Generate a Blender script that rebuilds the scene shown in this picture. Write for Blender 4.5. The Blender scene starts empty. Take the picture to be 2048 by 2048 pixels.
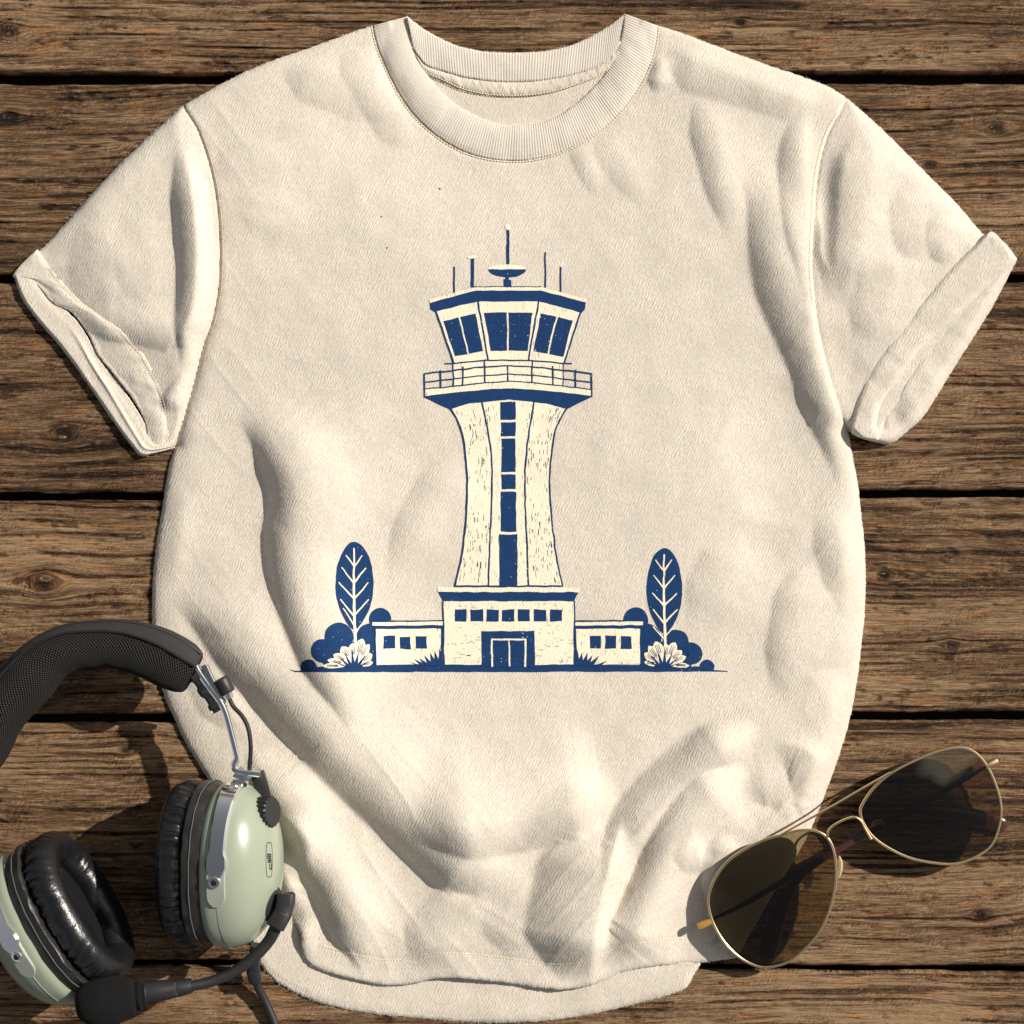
import bpy, bmesh, math, random
import numpy as np
from mathutils import Vector, Matrix
from mathutils.bvhtree import BVHTree

random.seed(7); np.random.seed(7)
scene = bpy.context.scene
COL = scene.collection
R = math.radians

# ------------------------------------------------------------------ camera, light, exposure
S = 0.00036          # metres per unit of layout (1 unit = 1 photo pixel on the table plane)
H = 1.8              # camera height above the table
cam = bpy.data.cameras.new('camera')
cam_o = bpy.data.objects.new('camera', cam); COL.objects.link(cam_o)
cam_o.location = (0, 0, H)
cam.sensor_fit = 'HORIZONTAL'
cam.angle = 2 * math.atan(1024 * S / H)
cam.clip_start = 0.05; cam.clip_end = 50
scene.camera = cam_o

SUN_AZ, SUN_EL = 27.0, 36.0     # azimuth from +X towards +Y, elevation
world = bpy.data.worlds.new('World'); scene.world = world
world.use_nodes = True
wn = world.node_tree.nodes; wl = world.node_tree.links
bgn = wn['Background']
sky = wn.new('ShaderNodeTexSky'); sky.sky_type = 'NISHITA'; sky.sun_disc = False
sky.sun_elevation = R(SUN_EL); sky.sun_rotation = R(90 - SUN_AZ)
# pale sky, plus an unseen ragged cloud added sunward to reflect in the lens
tcw = wn.new('ShaderNodeTexCoord'); nz = wn.new('ShaderNodeTexNoise'); nz.inputs['Scale'].default_value = 7.0; nz.inputs['Detail'].default_value = 5
wl.new(tcw.outputs['Generated'], nz.inputs['Vector'])
dt = wn.new('ShaderNodeVectorMath'); dt.operation = 'DOT_PRODUCT'; wl.new(tcw.outputs['Generated'], dt.inputs[0])
dt.inputs[1].default_value = (math.sin(R(24)) * math.cos(R(24)), math.sin(R(24)) * math.sin(R(24)), math.cos(R(24)))
ad = wn.new('ShaderNodeMath'); ad.operation = 'MULTIPLY_ADD'; wl.new(nz.outputs['Fac'], ad.inputs[0]); ad.inputs[1].default_value = 0.022; wl.new(dt.outputs['Value'], ad.inputs[2])
rmp = wn.new('ShaderNodeMapRange'); rmp.inputs['From Min'].default_value = 0.990; rmp.inputs['From Max'].default_value = 0.999
wl.new(ad.outputs[0], rmp.inputs[0])
hsv = wn.new('ShaderNodeHueSaturation'); hsv.inputs['Saturation'].default_value = 0.30
wl.new(sky.outputs['Color'], hsv.inputs['Color'])
mxw = wn.new('ShaderNodeMix'); mxw.data_type = 'RGBA'
wl.new(rmp.outputs[0], mxw.inputs[0]); wl.new(hsv.outputs[0], mxw.inputs[6]); mxw.inputs[7].default_value = (18, 17, 15, 1)
wl.new(mxw.outputs[2], bgn.inputs['Color'])
bgn.inputs['Strength'].default_value = 0.064
sun = bpy.data.lights.new('sun', 'SUN'); sun.energy = 4.95; sun.angle = R(0.6)
sun.color = (1.0, 0.935, 0.835)
sun_o = bpy.data.objects.new('sun', sun); COL.objects.link(sun_o)
sd = Vector((math.cos(R(SUN_EL)) * math.cos(R(SUN_AZ)), math.cos(R(SUN_EL)) * math.sin(R(SUN_AZ)), math.sin(R(SUN_EL))))
sun_o.rotation_euler = sd.to_track_quat('Z', 'Y').to_euler(); sun_o.location = sd * 5
vs = scene.view_settings
vs.view_transform = 'Standard'; vs.look = 'None'; vs.gamma = 1; vs.use_curve_mapping = False
vs.exposure = 0.10
scene.cycles.transparent_max_bounces = 16

# ------------------------------------------------------------------ helpers
def W(px, py, z):
    """layout position (photo pixels) and height in metres -> world"""
    k = S * (H - z) / H
    return Vector(((px - 1024) * k, (1024 - py) * k, z))

def Wn(px, py, z):
    k = S * (H - z) / H
    return np.stack([(px - 1024) * k, (1024 - py) * k, z], -1)

def empty(name, loc, label=None, cat=None, kind=None):
    o = bpy.data.objects.new(name, None); COL.objects.link(o)
    o.location = loc; o.empty_display_size = 0.02
    if label: o['label'] = label
    if cat: o['category'] = cat
    if kind: o['kind'] = kind
    return o

bpy.context.view_layer.update()
def wloc(o):
    l = o.location.copy()
    if o.parent is not None: l = l + o.matrix_parent_inverse.translation + wloc(o.parent)
    return l
def adopt(o, parent):
    if parent is None: return
    o.parent = parent
    o.matrix_parent_inverse = Matrix.Translation(-wloc(parent))

def link(name, me, mats, parent, smooth=True):
    o = bpy.data.objects.new(name, me); COL.objects.link(o)
    for m in (mats if isinstance(mats, (list, tuple)) else [mats]): me.materials.append(m)
    if smooth: me.polygons.foreach_set('use_smooth', np.ones(len(me.polygons), bool))
    adopt(o, parent)
    return o

def np_mesh(name, V, faces, mats, parent=None, smooth=True, attrs=None, matidx=None):
    """V (n,3); faces: list of int arrays (m,k)"""
    me = bpy.data.meshes.new(name)
    V = np.asarray(V, np.float32)
    me.vertices.add(len(V)); me.vertices.foreach_set('co', V.ravel())
    faces = [np.asarray(f, np.int32) for f in faces if len(f)]
    nl = sum(f.size for f in faces); npoly = sum(len(f) for f in faces)
    me.loops.add(nl); me.polygons.add(npoly)
    me.loops.foreach_set('vertex_index', np.concatenate([f.ravel() for f in faces]))
    tot = np.concatenate([np.full(len(f), f.shape[1], np.int32) for f in faces])
    st = np.concatenate([[0], np.cumsum(tot)[:-1]]).astype(np.int32)
    me.polygons.foreach_set('loop_start', st); me.polygons.foreach_set('loop_total', tot)
    me.update(calc_edges=True)
    for k, a in (attrs or {}).items():
        at = me.attributes.new(k, 'FLOAT', 'POINT'); at.data.foreach_set('value', np.asarray(a, np.float32))
    o = link(name, me, mats, parent, smooth)
    if matidx is not None: me.polygons.foreach_set('material_index', np.asarray(matidx, np.int32))
    me.validate()
    return o

def bm_obj(name, bm, mats, parent=None, smooth=True):
    bmesh.ops.recalc_face_normals(bm, faces=bm.faces)
    for e in bm.edges:
        if len(e.link_faces) == 2 and e.calc_face_angle(0) > 0.62: e.smooth = False
    me = bpy.data.meshes.new(name); bm.to_mesh(me); bm.free()
    return link(name, me, mats, parent, smooth)

def catmull(pts, n=8, closed=False):
    P = np.asarray(pts, float); out = []
    N = len(P)
    rng = range(N if closed else N - 1)
    for i in rng:
        if closed: p0, p1, p2, p3 = P[(i-1) % N], P[i], P[(i+1) % N], P[(i+2) % N]
        else: p0, p1, p2, p3 = P[max(i-1, 0)], P[i], P[i+1], P[min(i+2, N-1)]
        for k in range(n):
            t = k / n
            out.append(0.5 * ((2*p1) + (-p0+p2)*t + (2*p0-5*p1+4*p2-p3)*t*t + (-p0+3*p1-3*p2+p3)*t**3))
    if not closed: out.append(P[-1])
    return np.array(out)

def resample(P, n):
    P = np.asarray(P, float)
    d = np.concatenate([[0], np.cumsum(np.linalg.norm(np.diff(P, axis=0), axis=1))])
    s = np.linspace(0, d[-1], n)
    return np.stack([np.interp(s, d, P[:, k]) for k in range(P.shape[1])], -1)

def smooth01(x):
    x = np.clip(x, 0, 1); return x * x * (3 - 2 * x)

_T = np.random.RandomState(3).rand(256, 256)
def vnoise(x, y, seed=0):
    x = np.asarray(x, float) + seed * 17.31; y = np.asarray(y, float) + seed * 9.77
    xi = np.floor(x).astype(int); yi = np.floor(y).astype(int)
    fx = x - xi; fy = y - yi
    fx = fx*fx*fx*(fx*(fx*6-15)+10); fy = fy*fy*fy*(fy*(fy*6-15)+10)
    g = lambda a, b: _T[a & 255, b & 255]
    a = g(xi, yi)*(1-fx) + g(xi+1, yi)*fx; b = g(xi, yi+1)*(1-fx) + g(xi+1, yi+1)*fx
    return (a*(1-fy) + b*fy) * 2 - 1

def dist_polyline(X, Y, P):
    """nearest distance, signed side (>0 = left of heading on paper going down), arc fraction"""
    shp = X.shape; X = X.ravel(); Y = Y.ravel()
    best = np.full(X.shape, 1e18); side = np.zeros(X.shape); frac = np.zeros(X.shape)
    seg = np.linalg.norm(np.diff(P, axis=0), axis=1); L = seg.sum(); acc = 0
    for i in range(len(P) - 1):
        if seg[i] < 1e-6: continue
        dx, dy = (P[i+1] - P[i]) / seg[i]
        rx = X - P[i][0]; ry = Y - P[i][1]
        t = np.clip(rx*dx + ry*dy, 0, seg[i])
        d2 = (rx - t*dx)**2 + (ry - t*dy)**2
        m = d2 < best
        best[m] = d2[m]; side[m] = (dx*ry - dy*rx)[m]; frac[m] = ((acc + t) / L)[m]
        acc += seg[i]
    return np.sqrt(best).reshape(shp), np.sign(side).reshape(shp), frac.reshape(shp)

def in_poly(X, Y, P):
    inside = np.zeros(X.shape, bool)
    x1, y1 = P[:, 0], P[:, 1]; x2, y2 = np.roll(x1, -1), np.roll(y1, -1)
    for a, b, c, d in zip(x1, y1, x2, y2):
        if b == d: continue
        m = ((b > Y) != (d > Y)) & (X < (c - a) * (Y - b) / (d - b) + a)
        inside ^= m
    return inside

def nearest_on(X, Y, P):
    Q = np.vstack([P, P[:1]])
    best = np.full(X.shape, 1e18); bx = X.copy(); by = Y.copy()
    for i in range(len(Q) - 1):
        d = Q[i+1] - Q[i]; l = np.hypot(*d)
        if l < 1e-6: continue
        d = d / l
        t = np.clip((X - Q[i][0])*d[0] + (Y - Q[i][1])*d[1], 0, l)
        qx = Q[i][0] + t*d[0]; qy = Q[i][1] + t*d[1]
        d2 = (X-qx)**2 + (Y-qy)**2
        m = d2 < best
        best[m] = d2[m]; bx[m] = qx[m]; by[m] = qy[m]
    return bx, by, np.sqrt(best)

def region_mesh(name, poly, step, zfun, mats, parent, skirt=0.0016, jitter=0.8):
    """sheet of cloth over a layout polygon, its height from zfun(px, py) in metres"""
    poly = np.asarray(poly, float)
    x0, y0 = poly.min(0) - step; x1, y1 = poly.max(0) + step
    xs = np.arange(x0, x1 + step, step); ys = np.arange(y0, y1 + step, step)
    X, Y = np.meshgrid(xs, ys)
    ins = in_poly(X, Y, poly)
    _, _, d = nearest_on(X[ins], Y[ins], poly)
    keep = np.zeros(X.shape, bool); keep[ins] = d > 0.3 * step
    idx = np.full(X.shape, -1); idx[keep] = np.arange(keep.sum())
    a, b, c, e = idx[:-1, :-1], idx[1:, :-1], idx[1:, 1:], idx[:-1, 1:]
    Q = np.stack([a, b, c, e], -1).reshape(-1, 4)
    cnt = (Q >= 0).sum(1)
    quads = Q[cnt == 4]
    t3 = Q[cnt == 3]
    tris = np.array([[v for v in r if v >= 0] for r in t3], int).reshape(-1, 3)
    # boundary edges
    E = np.concatenate([quads[:, [0, 1]], quads[:, [1, 2]], quads[:, [2, 3]], quads[:, [3, 0]],
                        tris[:, [0, 1]], tris[:, [1, 2]], tris[:, [2, 0]]])
    Es = np.sort(E, 1); key = Es[:, 0].astype(np.int64) * 10**7 + Es[:, 1]
    _, inv, c1 = np.unique(key, return_inverse=True, return_counts=True)
    BE = E[c1[inv] == 1]
    bv = np.unique(BE)
    px = X[keep].astype(float); py = Y[keep].astype(float)
    bx, by, _ = nearest_on(px[bv], py[bv], poly)
    jx = vnoise(bx / 3.1, by / 3.1, 5) * jitter; jy = vnoise(bx / 3.1, by / 3.1, 9) * jitter
    px[bv] = bx + jx; py[bv] = by + jy
    z = zfun(px, py)
    V = Wn(px, py, z)
    n0 = len(V)
    m = np.full(n0, -1); m[bv] = n0 + np.arange(len(bv))
    Vs = V[bv].copy(); Vs[:, 2] -= skirt
    sk = np.stack([BE[:, 1], BE[:, 0], m[BE[:, 0]], m[BE[:, 1]]], 1)
    used = np.zeros(n0, bool); used[np.unique(np.concatenate([quads.ravel(), tris.ravel()]))] = True
    V = np.vstack([V, Vs])
    return np_mesh(name, V, [quads, sk, tris], mats, parent)

# ---- solids
def frame_from(d, up=Vector((0, 0, 1))):
    d = Vector(d).normalized()
    s = d.cross(up)
    if s.length < 1e-5: s = d.cross(Vector((1, 0, 0)))
    s.normalize(); u = s.cross(d).normalized()
    return d, s, u

def sweep(P, rad, sides=14, up=Vector((0, 0, 1)), caps=True, sx=1.0, sz=1.0, expo=2.0):
    """tube along 3-D points; rad float or list; sx / sz stretch the section sideways / upwards. returns bmesh"""
    bm = bmesh.new(); rings = []
    P = [Vector(p) for p in P]
    n = len(P)
    for i, p in enumerate(P):
        d = (P[min(i+1, n-1)] - P[max(i-1, 0)])
        d, s, u = frame_from(d, up)
        r = rad[i] if hasattr(rad, '__len__') else rad
        ring = []
        for k in range(sides):
            a = 2 * math.pi * (k + 0.5) / sides
            ca, sa = math.cos(a), math.sin(a)
            ca = math.copysign(abs(ca) ** (2/expo), ca); sa = math.copysign(abs(sa) ** (2/expo), sa)
            ring.append(bm.verts.new(p + s * (ca*r*sx) + u * (sa*r*sz)))
        rings.append(ring)
    for a, b in zip(rings[:-1], rings[1:]):
        for k in range(sides):
            bm.faces.new((a[k], a[(k+1) % sides], b[(k+1) % sides], b[k]))
    if caps:
        bm.faces.new(rings[0][::-1]); bm.faces.new(rings[-1])
    return bm

def ring_sweep(P, rad, sides=8):
    """closed tube"""
    bm = bmesh.new(); rings = []; P = [Vector(p) for p in P]; n = len(P)
    c = sum(P, Vector()) / n
    for i, p in enumerate(P):
        d = (P[(i+1) % n] - P[i-1]).normalized()
        s = (p - c); s = (s - d * s.dot(d)).normalized(); u = d.cross(s)
        rings.append([bm.verts.new(p + s*math.cos(2*math.pi*k/sides)*rad + u*math.sin(2*math.pi*k/sides)*rad) for k in range(sides)])
    for i in range(n):
        a, b = rings[i], rings[(i+1) % n]
        for k in range(sides): bm.faces.new((a[k], a[(k+1) % sides], b[(k+1) % sides], b[k]))
    return bm

def cyl(bm, p0, p1, r0, r1=None, sides=24, bevel=0.0):
    r1 = r0 if r1 is None else r1
    p0 = Vector(p0); p1 = Vector(p1)
    d, s, u = frame_from(p1 - p0)
    L = (p1 - p0).length
    prof = [(0, r0 - bevel), (bevel*0.3, r0 - bevel*0.3), (bevel, r0), (L - bevel, r1), (L - bevel*0.3, r1 - bevel*0.3), (L, r1 - bevel)] if bevel > 0 else [(0, r0), (L, r1)]
    rings = []
    for t, r in prof:
        rings.append([bm.verts.new(p0 + d*t + s*math.cos(2*math.pi*k/sides)*r + u*math.sin(2*math.pi*k/sides)*r) for k in range(sides)])
    for a, b in zip(rings[:-1], rings[1:]):
        for k in range(sides): bm.faces.new((a[k], a[(k+1) % sides], b[(k+1) % sides], b[k]))
    bm.faces.new(rings[0][::-1]); bm.faces.new(rings[-1])
    return bm

def ribbon(P, N, half, thick):
    """flat strip: centre points P, normals N, half width (list or float), thickness"""
    bm = bmesh.new(); rings = []; n = len(P)
    for i in range(n):
        p = Vector(P[i]); nn = Vector(N[i]).normalized()
        d = (Vector(P[min(i+1, n-1)]) - Vector(P[max(i-1, 0)])).normalized()
        s = d.cross(nn).normalized(); w = half[i] if hasattr(half, '__len__') else half
        b = min(w, thick) * 0.35
        rings.append([bm.verts.new(p + s*x + nn*y) for x, y in
                      ((-w, 0), (-w, thick-b), (-w+b, thick), (w-b, thick), (w, thick-b), (w, 0))])
    k = 6
    for a, b in zip(rings[:-1], rings[1:]):
        for j in range(k): bm.faces.new((a[j], a[(j+1) % k], b[(j+1) % k], b[j]))
    bm.faces.new(rings[0][::-1]); bm.faces.new(rings[-1])
    return bm

def dashes(P, N, length, gap, r, flat=0.6):
    """stitches: small capsules along a 3-D polyline"""
    bm = bmesh.new()
    P = np.asarray(P, float); N = np.asarray(N, float)
    d = np.concatenate([[0], np.cumsum(np.linalg.norm(np.diff(P, axis=0), axis=1))])
    s = 0.0
    at = lambda q: (Vector([np.interp(q, d, P[:, k]) for k in range(3)]), Vector([np.interp(q, d, N[:, k]) for k in range(3)]).normalized())
    while s + length < d[-1]:
        a, n1 = at(s); b, n2 = at(s + length)
        m = (a + b) / 2 + (n1 + n2) * 0.5 * r * 0.5
        dd, ss, uu = frame_from(b - a, n1)
        rings = []
        for f, rr in ((-0.5, 0.35), (-0.3, 0.9), (0.3, 0.9), (0.5, 0.35)):
            c = m + dd * f * length
            rings.append([bm.verts.new(c + ss*math.cos(k*math.pi/3)*r*rr + uu*math.sin(k*math.pi/3)*r*rr*flat) for k in range(6)])
        for p, q in zip(rings[:-1], rings[1:]):
            for k in range(6): bm.faces.new((p[k], p[(k+1) % 6], q[(k+1) % 6], q[k]))
        bm.faces.new(rings[0][::-1]); bm.faces.new(rings[-1])
        s += length + gap
    return bm

# ------------------------------------------------------------------ materials
class NT:
    def __init__(self, name):
        self.m = bpy.data.materials.new(name); self.m.use_nodes = True
        self.t = self.m.node_tree; self.p = self.t.nodes['Principled BSDF']; self.out = self.t.nodes['Material Output']
    def n(self, typ, **kw):
        x = self.t.nodes.new(typ)
        for k, v in kw.items():
            if k.startswith('i_'):
                key = k[2:]; key = int(key) if key.isdigit() else key.replace('_', ' ')
                x.inputs[key].default_value = v
            else: setattr(x, k, v)
        return x
    def l(self, a, b): self.t.links.new(a, b)
    def math(self, op, a, b=None, c=None, clamp=False):
        x = self.t.nodes.new('ShaderNodeMath'); x.operation = op; x.use_clamp = clamp
        for i, v in enumerate((a, b, c)):
            if v is None: continue
            if isinstance(v, (int, float)): x.inputs[i].default_value = v
            else: self.l(v, x.inputs[i])
        return x.outputs[0]
    def mixc(self, f, a, b, blend='MIX'):
        x = self.t.nodes.new('ShaderNodeMix'); x.data_type = 'RGBA'; x.blend_type = blend
        for i, v in ((0, f), (6, a), (7, b)):
            if isinstance(v, (int, float)): x.inputs[i].default_value = v
            elif isinstance(v, tuple): x.inputs[i].default_value = (*v, 1)
            else: self.l(v, x.inputs[i])
        return x.outputs[2]
    def ramp(self, f, stops):
        x = self.t.nodes.new('ShaderNodeValToRGB'); e = x.color_ramp.elements
        while len(e) < len(stops): e.new(0.5)
        for q, (pos, c) in zip(e, stops):
            q.position = pos; q.color = (*c, 1) if isinstance(c, tuple) else (c, c, c, 1)
        self.l(f, x.inputs[0]); return x.outputs[0]
    def coords(self, rot=0.0, scale=(1, 1, 1)):
        tc = self.n('ShaderNodeTexCoord'); mp = self.n('ShaderNodeMapping')
        mp.inputs['Rotation'].default_value = (0, 0, rot)
        mp2 = self.n('ShaderNodeMapping'); mp2.inputs['Scale'].default_value = scale
        self.l(tc.outputs['Object'], mp.inputs[0]); self.l(mp.outputs[0], mp2.inputs[0])
        return mp2.outputs[0]
    def noise(self, vec, scale=1.0, detail=3, rough=0.55, dist=0.0):
        x = self.n('ShaderNodeTexNoise'); x.inputs['Scale'].default_value = scale
        x.inputs['Detail'].default_value = detail; x.inputs['Roughness'].default_value = rough; x.inputs['Distortion'].default_value = dist
        if vec is not None: self.l(vec, x.inputs['Vector'])
        return x.outputs['Fac']
    def bump(self, h, dist, strength=1.0, prev=None):
        x = self.n('ShaderNodeBump'); x.inputs['Distance'].default_value = dist; x.inputs['Strength'].default_value = strength
        self.l(h, x.inputs['Height'])
        if prev is not None: self.l(prev, x.inputs['Normal'])
        return x.outputs[0]
    def set(self, **kw):
        for k, v in kw.items():
            inp = self.p.inputs[k.replace('_', ' ')]
            if isinstance(v, (int, float)): inp.default_value = v
            elif isinstance(v, tuple): inp.default_value = (*v, 1)
            else: self.l(v, inp)
        return self.m

px1 = 1 / S     # one layout unit in object-coordinate texture scale

def knit_bump(t, amount=1.0):
    """fine jersey knit: slanted strands in rows, a little fuzz"""
    c = t.coords(R(-62), (px1 / 11, px1 / 4.1, 1))
    a = t.noise(c, 1, 2, 0.5, 0.6)
    b = t.noise(t.coords(R(22), (px1 / 9, px1 / 4.0, 1)), 1, 2, 0.5, 0.4)
    f = t.noise(t.coords(0, (px1 / 2.4,) * 3), 1, 2, 0.6)
    patch = t.noise(t.coords(0, (px1 / 55,) * 3), 1, 2, 0.5)
    a2 = t.math('MULTIPLY', a, t.math('ADD', t.math('MULTIPLY', patch, 1.6), 0.35))
    # the rows themselves: fine slanted ribs, a little wavy
    tc = t.n('ShaderNodeTexCoord'); sp = t.n('ShaderNodeSeparateXYZ'); t.l(tc.outputs['Object'], sp.inputs[0])
    wob = t.noise(t.coords(0, (px1 / 40,) * 3), 1, 2, 0.5); wob2 = t.noise(t.coords(0, (px1 / 9,) * 3), 1, 1, 0.5)
    u = t.math('ADD', t.math('MULTIPLY', sp.outputs['X'], px1 * math.sin(R(62)) / 5.4), t.math('MULTIPLY', sp.outputs['Y'], -px1 * math.cos(R(62)) / 5.4))
    u = t.math('ADD', u, t.math('ADD', t.math('MULTIPLY', wob, 3.0), t.math('MULTIPLY', wob2, 0.9)))
    row = t.math('MULTIPLY', t.math('SINE', t.math('MULTIPLY', u, 2 * math.pi)), t.math('ADD', t.math('MULTIPLY', patch, 0.26), 0.0))
    h = t.math('ADD', t.math('ADD', t.math('MULTIPLY', a2, 0.75), row), t.math('ADD', t.math('MULTIPLY', b, 0.25), t.math('MULTIPLY', f, 0.26)))
    big = t.noise(t.coords(0, (px1 / 30,) * 3), 1, 3, 0.6)
    n1 = t.bump(big, 0.0005 * amount, 0.5)
    return t.bump(h, 0.00038 * amount, 1.0, n1), h, big

def fabric(name, col=(0.735, 0.664, 0.572), amount=1.0):
    t = NT(name)
    nrm, h, big = knit_bump(t, amount)
    sc = lambda k: tuple(c * q for c, q in zip(col, k))
    heather = t.noise(t.coords(0.5, (px1 / 8, px1 / 5, 1)), 1, 3, 0.65)
    tint = t.mixc(t.ramp(heather, [(0.30, 0.0), (0.70, 1.0)]), sc((0.90, 0.90, 0.89)), sc((1.07, 1.06, 1.05)))
    pk = t.noise(t.coords(1.1, (px1 / 17, px1 / 12, 1)), 1, 2, 0.6)
    tint = t.mixc(1.0, tint, t.ramp(pk, [(0.32, (0.965, 1.005, 0.975)), (0.5, (1, 1, 1)), (0.68, (1.0, 0.965, 0.945))]), 'MULTIPLY')
    blot = t.noise(t.coords(0, (px1 / 120,) * 3), 1, 2, 0.5)
    tint = t.mixc(t.math('MULTIPLY', blot, 0.25), tint, sc((0.93, 0.91, 0.90)))
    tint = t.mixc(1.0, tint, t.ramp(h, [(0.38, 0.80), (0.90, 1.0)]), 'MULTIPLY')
    t.set(Base_Color=tint, Roughness=0.95, Normal=nrm, Specular_IOR_Level=0.12)
    t.p.inputs['Sheen Weight'].default_value = 0.2; t.p.inputs['Sheen Roughness'].default_value = 0.6
    return t.m

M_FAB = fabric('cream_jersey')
M_FAB_IN = fabric('cream_jersey_inside', (0.72, 0.648, 0.556), 1.0)

def rib_mat():
    t = NT('cream_rib_knit')
    at = t.n('ShaderNodeAttribute', attribute_name='rib')
    w = t.math('SINE', t.math('MULTIPLY', at.outputs['Fac'], 2 * math.pi))
    f = t.noise(t.coords(0, (px1 / 3,) * 3), 1, 2, 0.6)
    n1 = t.bump(t.math('ADD', w, t.math('MULTIPLY', f, 3.2)), 0.00014, 0.7)
    heather = t.noise(t.coords(0.3, (px1 / 12, px1 / 7, 1)), 1, 3, 0.65)
    col = (0.735, 0.664, 0.572)
    tint = t.mixc(heather, tuple(c * 0.84 for c in col), tuple(c * 1.06 for c in col))
    tint = t.mixc(1.0, tint, t.ramp(w, [(0.0, 0.93), (0.7, 1.0)]), 'MULTIPLY')
    t.set(Base_Color=tint, Roughness=0.95, Normal=n1, Specular_IOR_Level=0.15)
    return t.m
M_RIB = rib_mat()
M_THREAD = NT('cream_thread').set(Base_Color=(0.80, 0.66, 0.46), Roughness=0.8, Specular_IOR_Level=0.2)

def ink(name, col, spec_size, thr, streak):
    t = NT(name)
    nrm, h, big = knit_bump(t, 0.8)
    sp = t.noise(t.coords(0, (px1 / spec_size,) * 3), 1, 1.5, 0.55)
    patch = t.noise(t.coords(0, (px1 / 45,) * 3), 1, 2, 0.5)
    a = t.math('LESS_THAN', t.math('ADD', sp, t.math('MULTIPLY', patch, 0.12)), thr)
    if streak:
        st = t.noise(t.coords(R(1.5), (px1 / 2.2, px1 / 22, 1)), 1, 2, 0.6)
        pt = t.noise(t.coords(0, (px1 / 30,) * 3), 1, 2, 0.6)
        a2 = t.math('LESS_THAN', t.math('ADD', st, t.math('MULTIPLY', pt, 0.28)), 0.80)
    k0, k1 = (0.93, 1.05) if streak else (0.75, 1.22)
    c = t.mixc(t.noise(t.coords(0, (px1 / 16,) * 3), 1, 4, 0.7), tuple(k * k0 for k in col), tuple(k * k1 for k in col))
    if streak: c = t.mixc(t.math('MULTIPLY', t.math('SUBTRACT', 1.0, a2), 0.72), c, (0.05, 0.08, 0.16))
    t.set(Base_Color=c, Roughness=0.85, Normal=nrm, Specular_IOR_Level=0.2, Alpha=a)
    return t.m
M_NAVY = ink('navy_ink', (0.008, 0.040, 0.130), 4.2, 0.795, False)
M_CREAM = ink('cream_ink', (0.90, 0.80, 0.61), 4.5, 0.80, True)

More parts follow.
